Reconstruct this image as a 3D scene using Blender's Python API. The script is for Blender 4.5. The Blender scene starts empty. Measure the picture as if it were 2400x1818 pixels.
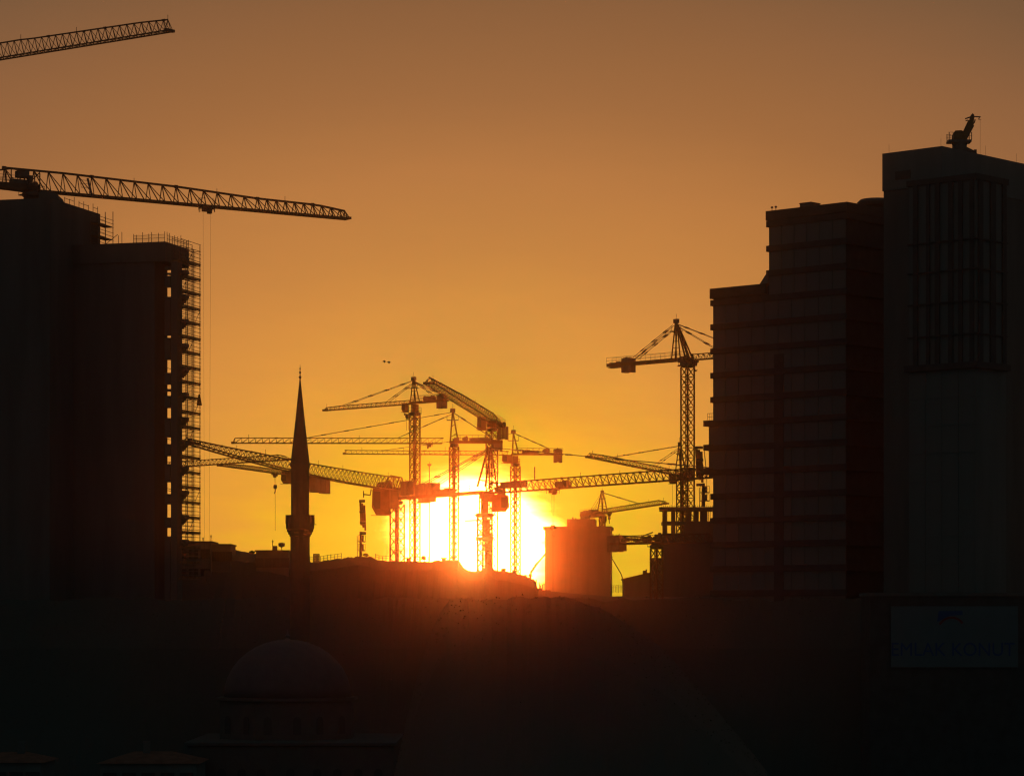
import bpy, math, random
from mathutils import Vector, Matrix

random.seed(7)
rnd = random.random
S = bpy.context.scene
COL = S.collection

# ---------------------------------------------------------------- camera
F = 6800.0          # focal length in pixels of the 2400 px wide photograph
HY = 1450.0         # row of the horizon
CZ = 22.0           # height of the camera (a high window above the street)
cam = bpy.data.objects.new("camera", bpy.data.cameras.new("camera"))
COL.objects.link(cam)
cam.location = (0, 0, CZ)
cam.rotation_euler = (math.radians(90), 0, 0)
cam.data.sensor_width = 36
cam.data.lens = 36 * F / 2400
cam.data.shift_y = (HY - 909) / 2400
cam.data.clip_start = 0.5
cam.data.clip_end = 20000
S.camera = cam

# ---------------------------------------------------------------- light
SUN_AZ = (1112 - 1200) / F
SUN_EL = (HY - 1308) / F
sun = bpy.data.objects.new("sun", bpy.data.lights.new("sun", 'SUN'))
COL.objects.link(sun)
sun.data.energy = 0.05
sun.data.angle = math.radians(0.53)
sun.data.color = (1.0, 0.30, 0.06)
sd = Vector((math.sin(SUN_AZ) * math.cos(SUN_EL), math.cos(SUN_AZ) * math.cos(SUN_EL), math.sin(SUN_EL)))
sun.rotation_euler = sd.to_track_quat('Z', 'Y').to_euler()
sun.location = (0, 0, 150)

GLOW = 150.0        # radiance of the air right round the sun
GLOW_W = 1.22
AMBIENT = 0.004     # strength of the blue dusk sky
HAZE = 0.000143          # density of the air
HAZE_G = 0.988


def lin(c):
    return tuple(((v / 255) / 12.92 if v <= 10 else (((v / 255) + 0.055) / 1.055) ** 2.4) for v in c)


w = bpy.data.worlds.new("World")
S.world = w
w.use_nodes = True
w.cycles.sampling_method = 'MANUAL'
w.cycles.sample_map_resolution = 2048
nt = w.node_tree
nt.nodes.clear()


def N(kind, **kw):
    n = nt.nodes.new(kind)
    for k, v in kw.items():
        setattr(n, k, v)
    return n


def M(op, a, b=None, c=None):
    n = N('ShaderNodeMath', operation=op)
    for i, v in enumerate((a, b, c)):
        if v is None:
            continue
        if isinstance(v, (int, float)):
            n.inputs[i].default_value = v
        else:
            nt.links.new(v, n.inputs[i])
    return n.outputs[0]


tc = N('ShaderNodeTexCoord')
sep = N('ShaderNodeSeparateXYZ')
nt.links.new(tc.outputs['Generated'], sep.inputs[0])
az = M('ARCTAN2', sep.outputs[0], sep.outputs[1])
el = M('ARCSINE', M('MINIMUM', M('MAXIMUM', sep.outputs[2], -1.0), 1.0))
dx = M('MULTIPLY', M('SUBTRACT', az, SUN_AZ), 180 / math.pi)
dy = M('MULTIPLY', M('SUBTRACT', el, SUN_EL), 180 / math.pi)
# thin streaks of cloud: noise stretched along the horizon
comb = N('ShaderNodeCombineXYZ')
nt.links.new(M('ADD', M('MULTIPLY', dx, 0.55), M('MULTIPLY', dy, 0.5)), comb.inputs[0])
nt.links.new(M('MULTIPLY', dy, 2.6), comb.inputs[1])
noi = N('ShaderNodeTexNoise')
noi.inputs['Scale'].default_value = 1.0
noi.inputs['Detail'].default_value = 5.0
noi.inputs['Roughness'].default_value = 0.55
nt.links.new(comb.outputs[0], noi.inputs['Vector'])
nz = M('SUBTRACT', noi.outputs[0], 0.5)
fade = M('DIVIDE', 1.0, M('ADD', 1.0, M('MULTIPLY', M('MULTIPLY', dy, dy), 0.06)))
r = M('SQRT', M('ADD', M('POWER', M('MULTIPLY', M('ABSOLUTE', dx), 0.6), 2.0), M('POWER', M('ABSOLUTE', dy), 2.0)))
rr = M('MAXIMUM', M('ADD', r, M('MULTIPLY', M('MULTIPLY', nz, fade), 1.3)), 0.0)
fac = M('SQRT', M('DIVIDE', rr, 90.0))
ramp = N('ShaderNodeValToRGB')
nt.links.new(fac, ramp.inputs[0])
stops = [(0.0, (250, 200, 46)), (1.5, (246, 193, 42)), (2.03, (243, 187, 42)), (2.39, (238, 178, 45)), (3.03, (232, 163, 55)), (3.99, (222, 152, 64)), (5.01, (212, 143, 66)), (5.99, (199, 133, 66)), (7.52, (185, 122, 66)), (8.95, (163, 108, 63)), (10.85, (142, 96, 60)), (12.2, (121, 86, 57)), (15.0, (94, 70, 52)), (24.0, (62, 56, 50)), (45.0, (44, 52, 53)), (90.0, (40, 55, 58))]
cr = ramp.color_ramp
cr.interpolation = 'LINEAR'
while len(cr.elements) < len(stops):
    cr.elements.new(0.5)
for e, (deg, c) in zip(cr.elements, stops):
    e.position = math.sqrt(deg / 90.0)
    e.color = (*lin(c), 1)
# the white-hot air round the sun, broken by the same streaks
r2 = M('SQRT', M('ADD', M('POWER', M('MULTIPLY', M('ABSOLUTE', dx), 0.88), 2.0), M('POWER', M('ABSOLUTE', M('SUBTRACT', dy, 0.27)), 2.0)))
r2 = M('MAXIMUM', M('ADD', r2, M('MULTIPLY', nz, 0.75)), 0.0)
core = M('MULTIPLY', M('EXPONENT', M('MULTIPLY', M('POWER', M('DIVIDE', r2, GLOW_W), 6.0), -1.0)), GLOW)
cmul = N('ShaderNodeVectorMath', operation='SCALE')
cmul.inputs[0].default_value = (1.0, 0.135, 0.019)
nt.links.new(core, cmul.inputs['Scale'])
cadd = N('ShaderNodeVectorMath', operation='ADD')
nt.links.new(ramp.outputs[0], cadd.inputs[0])
nt.links.new(cmul.outputs[0], cadd.inputs[1])
# what the air of the haze box adds near the sun is taken off here, so that both together give the sky seen
ramp2 = N('ShaderNodeValToRGB')
d2 = M('SQRT', M('ADD', M('MULTIPLY', M('MULTIPLY', dx, dx), 1.55), M('MULTIPLY', dy, dy)))
nt.links.new(M('SQRT', M('DIVIDE', d2, 40.0)), ramp2.inputs[0])
airlight = [(0.0, (0.775, 0.1253, 0.0156)), (1.6, (0.775, 0.1253, 0.0156)), (2.4, (0.775, 0.1253, 0.0156)), (2.71, (0.6286, 0.0889, 0.0095)), (3.29, (0.398, 0.0627, 0.0063)), (4.19, (0.214, 0.0403, 0.0032)), (5.18, (0.106, 0.0209, 0.0032)), (6.13, (0.0801, 0.0223, 0.0032)), (7.63, (0.051, 0.0167, 0.0032)), (9.04, (0.0431, 0.0143, 0.0045)), (10.93, (0.0321, 0.0123, 0.0056)), (16.0, (0.012, 0.004, 0.001)), (40.0, (0.0, 0.0, 0.0))]
c2 = ramp2.color_ramp
while len(c2.elements) < len(airlight):
    c2.elements.new(0.5)
for e, (deg, c) in zip(c2.elements, airlight):
    e.position = math.sqrt(deg / 40.0)
    e.color = (*c, 1)
csub = N('ShaderNodeVectorMath', operation='SUBTRACT')
nt.links.new(ramp.outputs[0], csub.inputs[0])
nt.links.new(ramp2.outputs[0], csub.inputs[1])
cmax = N('ShaderNodeVectorMath', operation='MAXIMUM')
cmax.inputs[1].default_value = (0.02, 0.004, 0.001)
nt.links.new(csub.outputs[0], cmax.inputs[0])
nt.links.new(cmax.outputs[0], cadd.inputs[0])
bg1 = N('ShaderNodeBackground')
nt.links.new(cadd.outputs[0], bg1.inputs[0])
sky = N('ShaderNodeTexSky', sky_type='NISHITA')
sky.sun_disc = False
sky.sun_elevation = SUN_EL
sky.sun_rotation = SUN_AZ
sky.dust_density = 3.0
sky.ozone_density = 2.0
bg2 = N('ShaderNodeBackground')
bg2.inputs['Strength'].default_value = AMBIENT
nt.links.new(sky.outputs[0], bg2.inputs[0])
addsh = N('ShaderNodeAddShader')
nt.links.new(bg1.outputs[0], addsh.inputs[0])
nt.links.new(bg2.outputs[0], addsh.inputs[1])
wo = N('ShaderNodeOutputWorld')
nt.links.new(addsh.outputs[0], wo.inputs[0])

S.view_settings.view_transform = 'Standard'
S.view_settings.look = 'None'
S.view_settings.exposure = 0
S.view_settings.gamma = 1
S.view_settings.use_curve_mapping = False
S.render.engine = 'CYCLES'
S.cycles.use_denoising = True
S.cycles.use_adaptive_sampling = False
S.cycles.filter_width = 1.3
S.cycles.denoising_input_passes = 'RGB_ALBEDO_NORMAL'
S.cycles.max_bounces = 4
S.cycles.transparent_max_bounces = 24
S.cycles.volume_bounces = 1
S.cycles.sample_clamp_indirect = 4


# ---------------------------------------------------------------- materials
def mat(name, col, rough=0.8, var=0.25, scale=0.8, metal=0.0, spec=0.2, bump=0.0, streak=False):
    m = bpy.data.materials.new(name)
    m.use_nodes = True
    t = m.node_tree
    b = t.nodes['Principled BSDF']
    b.inputs['Roughness'].default_value = rough
    b.inputs['Metallic'].default_value = metal
    b.inputs['Specular IOR Level'].default_value = spec
    co = t.nodes.new('ShaderNodeTexCoord')
    mp = t.nodes.new('ShaderNodeMapping')
    if streak:
        mp.inputs['Scale'].default_value = (1, 1, 0.12)
    t.links.new(co.outputs['Object'], mp.inputs['Vector'])
    no = t.nodes.new('ShaderNodeTexNoise')
    no.inputs['Scale'].default_value = scale
    no.inputs['Detail'].default_value = 6
    t.links.new(mp.outputs[0], no.inputs['Vector'])
    ra = t.nodes.new('ShaderNodeValToRGB')
    ra.color_ramp.elements[0].position = 0.3
    ra.color_ramp.elements[1].position = 0.7
    ra.color_ramp.elements[0].color = (*[c * (1 - var) for c in col], 1)
    ra.color_ramp.elements[1].color = (*[min(0.9, c * (1 + var)) for c in col], 1)
    t.links.new(no.outputs[0], ra.inputs[0])
    t.links.new(ra.outputs[0], b.inputs['Base Color'])
    if bump:
        bp = t.nodes.new('ShaderNodeBump')
        bp.inputs['Strength'].default_value = bump
        t.links.new(no.outputs[0], bp.inputs['Height'])
        t.links.new(bp.outputs[0], b.inputs['Normal'])
    return m


CONC = mat("raw_concrete", (0.135, 0.13, 0.12), 0.9, 0.15, 0.5, bump=0.15, streak=True)
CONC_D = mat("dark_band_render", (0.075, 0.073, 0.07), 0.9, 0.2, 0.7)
RENDER = mat("pale_render", (0.17, 0.165, 0.15), 0.9, 0.18, 0.4, streak=True)
PANEL = mat("facade_panel", (0.15, 0.16, 0.15), 0.7, 0.12, 0.6, streak=True)
STONE = mat("minaret_stone", (0.10, 0.097, 0.09), 0.9, 0.1, 0.9, bump=0.1)
LEAD = mat("lead_roof", (0.085, 0.088, 0.09), 0.7, 0.1, 0.8)
YEL = mat("crane_yellow_paint", (0.16, 0.11, 0.05), 0.7, 0.2, 1.2)
RED = mat("crane_red_paint", (0.14, 0.08, 0.06), 0.7, 0.2, 1.2)
GREY = mat("crane_grey_paint", (0.13, 0.12, 0.11), 0.7, 0.2, 1.2)
BALL = mat("ballast_concrete", (0.16, 0.15, 0.135), 0.95, 0.15, 0.8)
STEEL = mat("galvanised_steel", (0.14, 0.14, 0.14), 0.65, 0.2, 2.0, metal=0.2)
ROPE = mat("wire_rope", (0.06, 0.06, 0.06), 0.7, 0.2, 4.0)
WOOD = mat("scaffold_plank", (0.22, 0.15, 0.08), 0.9, 0.3, 1.5)
EARTH = mat("dry_earth", (0.085, 0.08, 0.068), 0.95, 0.12, 0.06, bump=0.3)
TILE = mat("roof_tile", (0.20, 0.08, 0.05), 0.9, 0.25, 1.2)
BARK = mat("bark", (0.08, 0.06, 0.045), 0.95, 0.3, 3.0)
LEAF = mat("leaves", (0.05, 0.07, 0.025), 0.9, 0.4, 1.5)
FEATH = mat("dark_feathers", (0.05, 0.05, 0.05), 0.9, 0.2, 5.0)
BANNER = mat("banner_white", (0.11, 0.15, 0.16), 0.7, 0.06, 0.4)
BLUE = mat("lettering_blue", (0.03, 0.08, 0.20), 0.6, 0.05, 1.0)
REDP = mat("logo_red", (0.20, 0.03, 0.03), 0.6, 0.05, 1.0)
GLASS = mat("window_glass", (0.06, 0.06, 0.06), 0.2, 0.1, 0.5, spec=0.5)
NET = bpy.data.materials.new("debris_net")
NET.use_nodes = True
_t = NET.node_tree
_b = _t.nodes['Principled BSDF']
_b.inputs['Base Color'].default_value = (0.10, 0.13, 0.10, 1)
_b.inputs['Roughness'].default_value = 0.9
_b.inputs['Alpha'].default_value = 0.2


# ---------------------------------------------------------------- helpers
def at(px, py, D):
    return Vector(((px - 1200) / F * D, D, CZ + (HY - py) / F * D))


def wid(px, D):
    return px * D / F


class MB:
    """collects solids, builds one mesh object"""

    def __init__(self):
        self.v, self.f = [], []

    def add(self, vs, fs):
        n = len(self.v)
        self.v.extend(Vector(p) for p in vs)
        self.f.extend(tuple(n + i for i in f) for f in fs)
        return self

    def hexa(self, p):       # 4 bottom, 4 top, both counter-clockwise from above
        return self.add(p, [(3, 2, 1, 0), (4, 5, 6, 7), (0, 1, 5, 4), (1, 2, 6, 5), (2, 3, 7, 6), (3, 0, 4, 7)])

    def box(self, c, s, ux=None):
        """centre, size; ux: unit vector of the local x axis in plan"""
        ux = Vector(ux) if ux is not None else Vector((1, 0, 0))
        ux = Vector((ux.x, ux.y, 0)).normalized()
        uy = Vector((-ux.y, ux.x, 0))
        uz = Vector((0, 0, 1))
        c = Vector(c)
        a, b, h = s[0] / 2, s[1] / 2, s[2] / 2
        return self.hexa([c - ux * a - uy * b - uz * h, c + ux * a - uy * b - uz * h, c + ux * a + uy * b - uz * h, c - ux * a + uy * b - uz * h,
                          c - ux * a - uy * b + uz * h, c + ux * a - uy * b + uz * h, c + ux * a + uy * b + uz * h, c - ux * a + uy * b + uz * h])

    def bar(self, p, q, wd, ht=None):
        p, q = Vector(p), Vector(q)
        d = q - p
        if d.length < 1e-6:
            return self
        d.normalize()
        up = Vector((0, 0, 1)) if abs(d.z) < 0.95 else Vector((0, 1, 0))
        s = d.cross(up).normalized() * (wd / 2)
        t = s.cross(d).normalized() * ((ht or wd) / 2)
        vs = [p - s - t, p + s - t, p + s + t, p - s + t, q - s - t, q + s - t, q + s + t, q - s + t]
        return self.add(vs, [(0, 1, 5, 4), (1, 2, 6, 5), (2, 3, 7, 6), (3, 0, 4, 7), (3, 2, 1, 0), (4, 5, 6, 7)])

    def tube(self, p, q, r0, r1=None, n=8):
        p, q = Vector(p), Vector(q)
        r1 = r0 if r1 is None else r1
        d = (q - p).normalized()
        up = Vector((0, 0, 1)) if abs(d.z) < 0.95 else Vector((0, 1, 0))
        s = d.cross(up).normalized()
        t = s.cross(d).normalized()
        vs = []
        for c, rad in ((p, r0), (q, r1)):
            for i in range(n):
                a = 2 * math.pi * i / n
                vs.append(c + (s * math.cos(a) + t * math.sin(a)) * rad)
        fs = [(i, (i + 1) % n, n + (i + 1) % n, n + i) for i in range(n)]
        fs += [tuple(range(n - 1, -1, -1)), tuple(range(n, 2 * n))]
        return self.add(vs, fs)

    def lathe(self, c, prof, n=24, rot=0.0):
        """prof: (radius, height) from below upwards"""
        c = Vector(c)
        vs, fs = [], []
        for rad, z in prof:
            for i in range(n):
                a = 2 * math.pi * i / n + rot
                vs.append(c + Vector((math.cos(a) * rad, math.sin(a) * rad, z)))
        for k in range(len(prof) - 1):
            for i in range(n):
                j = (i + 1) % n
                fs.append((k * n + i, k * n + j, (k + 1) * n + j, (k + 1) * n + i))
        fs.append(tuple(range(n - 1, -1, -1)))
        m = (len(prof) - 1) * n
        fs.append(tuple(range(m, m + n)))
        return self.add(vs, fs)

    def prism(self, pts, off):
        """planar polygon pts swept by vector off"""
        pts = [Vector(p) for p in pts]
        off = Vector(off)
        n = len(pts)
        vs = pts + [p + off for p in pts]
        fs = [tuple(range(n - 1, -1, -1)), tuple(range(n, 2 * n))]
        fs += [(i, (i + 1) % n, n + (i + 1) % n, n + i) for i in range(n)]
        return self.add(vs, fs)

    def mesh(self, name, m, base=(0, 0, 0), smooth=False):
        me = bpy.data.meshes.new(name)
        b = Vector(base)
        me.from_pydata([v - b for v in self.v], [], self.f)
        me.materials.append(m)
        if smooth:
            for p in me.polygons:
                p.use_smooth = True
        return me

    def build(self, name, m, parent=None, smooth=False):
        base = parent.get('_w', (0, 0, 0)) if parent else (0, 0, 0)
        o = bpy.data.objects.new(name, self.mesh(name, m, base, smooth))
        COL.objects.link(o)
        o.parent = parent
        if parent:
            o['_w'] = tuple(base)
        return o


def put(name, me, parent, loc, rz=0.0, scale=None):
    """an object of a shared mesh at a world place under its parent"""
    o = bpy.data.objects.new(name, me)
    COL.objects.link(o)
    o.parent = parent
    base = Vector(parent['_w']) if parent else Vector((0, 0, 0))
    o.location = Vector(loc) - base
    o.rotation_euler = (0, 0, rz)
    if scale:
        o.scale = scale
    return o


def thing(name, label, cat, loc, group=None):
    o = bpy.data.objects.new(name, None)
    o.empty_display_size = 1
    COL.objects.link(o)
    o.location = loc
    o['_w'] = tuple(loc)
    o['label'] = label
    o['category'] = cat
    if group:
        o['group'] = group
    return o


def tag(o, label, cat, group=None):
    o['label'] = label
    o['category'] = cat
    if group:
        o['group'] = group
    return o


class Frame:
    """plan frame of a rotated building: u runs to the left, v to the right-back, from the corner seen from the camera"""

    def __init__(self, px, D, phi):
        self.o = Vector(((px - 1200) / F * D, D, 0))
        a = math.radians(phi)
        self.eu = Vector((-math.cos(a), math.sin(a), 0))
        self.ev = Vector((math.sin(a), math.cos(a), 0))
        self.rz = math.atan2(-self.eu.y, -self.eu.x)

    def P(self, u, v, z):
        return self.o + self.eu * u + self.ev * v + Vector((0, 0, z))

    def u_at(self, px, v=0.0):
        k = (px - 1200) / F
        p = self.o + self.ev * v
        return (k * p.y - p.x) / (self.eu.x - k * self.eu.y)

    def v_at(self, px, u=0.0):
        k = (px - 1200) / F
        p = self.o + self.eu * u
        return (k * p.y - p.x) / (self.ev.x - k * self.ev.y)

    def z_at(self, py, u=0.0, v=0.0):
        return CZ + (HY - py) / F * self.P(u, v, 0).y

    def box(self, mb, u0, u1, v0, v1, z0, z1):
        P = self.P
        mb.hexa([P(u1, v0, z0), P(u0, v0, z0), P(u0, v1, z0), P(u1, v1, z0),
                 P(u1, v0, z1), P(u0, v0, z1), P(u0, v1, z1), P(u1, v1, z1)])
        return mb


def interp(xs, x):
    if x <= xs[0][0]:
        return xs[0][1]
    for (a, ya), (b, yb) in zip(xs, xs[1:]):
        if x <= b:
            return ya + (yb - ya) * (x - a) / (b - a)
    return xs[-1][1]


# ---------------------------------------------------------------- ground
RIDGE_D = 440.0
RIDGE = [(-400, 1268), (430, 1286), (560, 1288), (585, 1296), (640, 1298), (700, 1314), (735, 1317), (800, 1308), (840, 1303), (870, 1304), (880, 1309),
         (890, 1313), (960, 1315), (1008, 1316), (1018, 1313), (1058, 1311), (1074, 1312), (1080, 1318), (1085, 1327), (1092, 1333), (1101, 1337),  # round dip below takes the shape of the sun's glare over the hill
         (1112, 1338), (1123, 1337), (1131, 1334), (1137, 1327), (1141, 1318), (1150, 1326), (1160, 1336), (1190, 1338), (1225, 1346), (1254, 1357),
         (1260, 1378), (1300, 1386), (1430, 1397), (1470, 1397), (1800, 1400), (2800, 1390)]


def hnoise(x, k=1.0):
    return math.sin(x * 1.7 * k) * 0.5 + math.sin(x * 4.1 * k + 1.3) * 0.3 + math.sin(x * 9.3 * k + 0.4) * 0.2


def ridge_z(x, rough=True):
    px = 1200 + F * x / RIDGE_D
    z = CZ + (HY - interp(RIDGE, px)) / F * RIDGE_D
    if rough and not 1078 < px < 1142:
        z += 0.11 * hnoise(x * 2.2) + 0.10 * hnoise(x * 5.9) * (0.4 + 0.6 * math.sin(x * 0.31) ** 2)
    return z


CREST_D = 352.0


def crest_z(x):
    px = 1200 + F * x / CREST_D
    return CZ + (HY - 1403) / F * CREST_D + 0.3 * hnoise(x * 0.21) + 0.14 * hnoise(x * 0.9)


def sstep(a, b, v):
    t_ = min(1, max(0, (v - a) / (b - a)))
    return t_ * t_ * (3 - 2 * t_)


def ground_z(x, y):
    rz, rs = ridge_z(x), ridge_z(x, False)
    prof = [(-1e9, 0.0), (336, 0.0), (342, 9.0), (347, 18.5), (352, crest_z(x)), (364, 20.0), (382, 14.5), (398, 15.0), (415, 21.0), (430, rs - 1.6),
            (437, rs - 0.35), (439.3, rz - 0.05), (440, rz), (442, rz - 0.3), (452, 22.0), (468, 14.0), (785, 14.0), (925, 14.0), (1e9, 14.0)]
    z_ = interp(prof, y)
    if 140 < y < 225 and -20 < x < 36:  # mound added to shorten the haze path, so this ground stays dark
        wx = sstep(-11.5, -3.5, x) * (1 - sstep(3, 30, x))
        top = CZ + (HY - 1402) / F * 180 + 0.16 * hnoise(x * 0.5) + 0.10 * hnoise(x * 2.3)
        wy = interp([(140, 0), (158, 0.45), (172, 0.86), (180, 1.0), (190, 0.9), (225, 0)], y)
        z_ = max(z_, top * wx * wy)
    return z_


xs = [-1200, -900, -700, -550, -450, -380, -300, -240, -190]
x = -150.0
while x < 150:
    xs.append(x)
    x += 0.3 if -42 < x < 6 else 1.2
xs += [150, 190, 240, 300, 380, 450, 550, 700, 900, 1200]
ys = [-250, -100, 50, 110, 135, 140, 146, 152, 158, 163, 168, 172, 175, 177.5, 180, 182, 185, 190, 197, 206, 216, 226, 240, 300, 325, 336, 339, 342, 344.5, 347, 349.5, 352,
      354, 357, 361, 366, 374, 382, 390, 398, 406, 415, 423, 430, 434, 437, 439.3, 440, 442, 446, 452, 460, 468, 500, 560, 640, 785, 925]
g = MB()
g.v = [Vector((xx, yy, ground_z(xx, yy) + (0.12 * hnoise(xx * 0.7 + yy * 0.9) if 338 < yy < 432 else 0))) for yy in ys for xx in xs]
nx = len(xs)
g.f = [(j * nx + i, j * nx + i + 1, (j + 1) * nx + i + 1, (j + 1) * nx + i) for j in range(len(ys) - 1) for i in range(nx - 1)]
go = g.build("ground", EARTH)
go['kind'] = 'structure'
GZ = 14.0


# ---------------------------------------------------------------- cranes
def lattice(w_, h_, panels, leg, br, ladder=True):
    mb = MB()
    a = w_ / 2
    cs = [(-a, -a), (a, -a), (a, a), (-a, a)]
    for cx, cy in cs:
        mb.bar((cx, cy, 0), (cx, cy, h_), leg)
    ph = h_ / panels
    for k in range(panels):
        z0, z1 = k * ph, (k + 1) * ph
        for i in range(4):
            p, q = cs[i], cs[(i + 1) % 4]
            mb.bar((*p, z0), (*q, z0), br)
            mb.bar((*p, z0), (*q, z1), br)
            mb.bar((*q, z0), (*p, z1), br)
    if ladder:
        for s in (-0.22, 0.22):
            mb.bar((s, a * 0.35, 0), (s, a * 0.35, h_), br * 0.9)
        k = 0.15
        while k < h_:
            mb.bar((-0.22, a * 0.35, k), (0.22, a * 0.35, k), br * 0.5)
            k += 0.45
        mb.box((0, a * 0.1, h_ * 0.5), (w_ * 0.75, w_ * 0.6, 0.06))
    return mb


class Crane:
    def __init__(self, label, D, mx, yj, tip, paint, Dtip=None, name="tower_crane", base=None, grp="tower cranes over the building site", k=1.0):
        D = D * k
        self.k = k
        if Dtip is not None:
            Dtip *= k
        self.D, self.mx, self.paint = D, mx, paint
        self.R = at(mx, yj, D)
        if Dtip is None:
            Dtip = D * (HY - yj) / (HY - tip[1])
        T = at(tip[0], tip[1], Dtip)
        d = T - self.R
        self.camber = 0.0
        self.L = math.hypot(d.x, d.y)
        self.u = Vector((d.x, d.y, 0)).normalized()
        self.n = Vector((-self.u.y, self.u.x, 0))
        zb = base if base is not None else ground_z(self.R.x, self.R.y) - 0.3
        self.zb = zb
        self.root = thing(name, label, "crane", (self.R.x, self.R.y, zb), grp)

    def t(self, px):
        k = (px - 1200) / F
        return (k * self.R.y - self.R.x) / (self.u.x - k * self.u.y)

    def pt(self, px, py, lat=0.0):
        p = self.R + self.u * self.t(px) + self.n * lat
        return Vector((p.x, p.y, CZ + (HY - py) / F * p.y))

    def ax(self, t_, z=0.0, lat=0.0):
        return self.R + self.u * t_ + self.n * lat + Vector((0, 0, z))

    def mast(self, wpx, ytop, rz=0.72, leg=0.15, br=0.075, secpan=3):
        leg, br = leg * self.k * 1.2, br * self.k * 1.2
        wm = wid(wpx, self.D) / (abs(math.cos(rz)) + abs(math.sin(rz)))
        self.wm = wm
        ztop = CZ + (HY - ytop) / F * self.D
        self.ztop = ztop
        n = max(1, round((ztop - self.zb) / (wm * secpan * 1.05)))
        h = (ztop - self.zb) / n
        me = lattice(wm, h, secpan, leg, br).mesh("mast_section", self.paint)
        for k in range(n):
            put("mast_section", me, self.root, (self.R.x, self.R.y, self.zb + k * h), rz)
        return self

    def turn(self, wpx, y0, y1, collar=1.3):
        """slewing ring, and the turret between mast top y0 and the jib y1 (pixel rows)"""
        z0, z1 = CZ + (HY - y0) / F * self.D, CZ + (HY - y1) / F * self.D
        c = Vector((self.R.x, self.R.y, 0))
        wt = wid(wpx, self.D)
        MB().lathe(c + Vector((0, 0, z0)), [(wt * 0.5 * collar, -0.1), (wt * 0.62 * collar, 0.12), (wt * 0.62 * collar, 0.5), (wt * 0.5 * collar, 0.62)], 14).build("slewing_ring", GREY, self.root)
        m = MB()
        zb = z0 + 0.63
        b = wt * 0.46
        for sx in (-1, 1):
            for sy in (-1, 1):
                p = c + self.u * sx * b * 0.8 + self.n * sy * b * 0.8
                m.bar(p + Vector((0, 0, zb)), p + Vector((0, 0, z1)), 0.24)
        m.box(c + Vector((0, 0, (zb + z1) / 2)), (b * 1.5, b * 1.1, max(0.3, z1 - zb)), self.u)
        m.build("turret", self.paint, self.root)
        # walkway ring with rails
        q = MB()
        hw = wt * 0.75
        zc = z0 + 0.3
        cs = [c + self.u * sx * hw + self.n * sy * hw for sx, sy in ((-1, -1), (1, -1), (1, 1), (-1, 1))]
        for i in range(4):
            p0, p1 = cs[i], cs[(i + 1) % 4]
            for dz in (0.0, 0.55, 1.1):
                q.bar(p0 + Vector((0, 0, zc + dz)), p1 + Vector((0, 0, zc + dz)), 0.05 if dz else 0.12)
            for k in range(3):
                pp = p0.lerp(p1, k / 2)
                q.bar(pp + Vector((0, 0, zc)), pp + Vector((0, 0, zc + 1.1)), 0.05)
        q.build("walkway_rail", STEEL, self.root)
        return self

    def jib(self, hs, panel, jw, chord=0.13, br=0.07, start=0.0, camber=0.0, per=6, endcut=0.35, clutter=True):
        """triangular lattice: two bottom chords, one top chord. hs: [(fraction, height m)], panel length m"""
        K = self.k
        hs = [(a, b * K) for a, b in hs]
        panel = [(a, b * K) for a, b in panel] if isinstance(panel, list) else panel * K
        jw, chord, br, start, camber = jw * K, chord * K * 1.12, br * K * 1.15, start * K, camber * K
        self.hs, self.camber = hs, camber
        L = self.L

        def low(t_, lat):
            s = max(0.0, t_ / L)
            return self.ax(t_, camber * s ** 2.2, lat)

        def top(t_):
            s = max(0.0, t_ / L)
            return self.ax(t_, camber * s ** 2.2 + interp(hs, s), 0)
        ts = [start]
        while ts[-1] < L - 0.2:
            s = ts[-1] / L
            ts.append(min(L, ts[-1] + (interp(panel, s) if isinstance(panel, list) else panel)))
        if ts[-1] - ts[-2] > endcut:
            ts.insert(-1, L - endcut)
        nsec = 0
        for k0 in range(0, len(ts) - 1, per):
            m = MB()
            seg = ts[k0:k0 + per + 1]
            for i, (a, b) in enumerate(zip(seg, seg[1:])):
                e = b
                last = (k0 + i + 1 == len(ts) - 1)
                hb = jw / 2
                for s in (-1, 1):
                    m.bar(low(a, s * hb), low(b, s * hb), chord)
                    m.bar(top(a), low(a, s * hb), br)
                    m.bar(top(a), low(b, s * hb), br)
                if not last:
                    m.bar(top(a), top(b), chord * 1.15)
                else:
                    m.bar(top(a), low(b, hb), br)
                    m.bar(top(a), low(b, -hb), br)
                m.bar(low(a, -hb), low(a, hb), br)
                m.bar(low(a, -hb), low(b, hb), br)
                if last:
                    m.bar(low(b, -hb), low(b, hb), chord)
                    m.box(low(b, 0) + Vector((0, 0, 0.05)), (0.5, jw * 1.1, 0.35), self.u)
            # bolted joint at the section end
            m.box(top(seg[0]), (0.5, chord * 1.5, chord * 1.7), self.u)
            if clutter and rnd() < 0.6:
                q = top(seg[len(seg) // 2])
                m.bar(q, q + Vector((0, 0, 0.45 + 0.4 * rnd())), 0.06)
            m.build("jib_section", self.paint, self.root)
            nsec += 1
        # hoist wire along the jib
        m = MB()
        for k in range(12):
            a, b = start + (L - start) * k / 12, start + (L - start) * (k + 1) / 12
            m.bar(low(a, 0) + Vector((0, 0, -0.12)), low(b, 0) + Vector((0, 0, -0.12)), 0.035)
        m.build("hoist_rope", ROPE, self.root)
        return self

    def top_at(self, px):
        t_ = self.t(px)
        s = max(0.0, t_ / self.L)
        return self.ax(t_, self.camber * s ** 2.2 + interp(self.hs, s))

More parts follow.
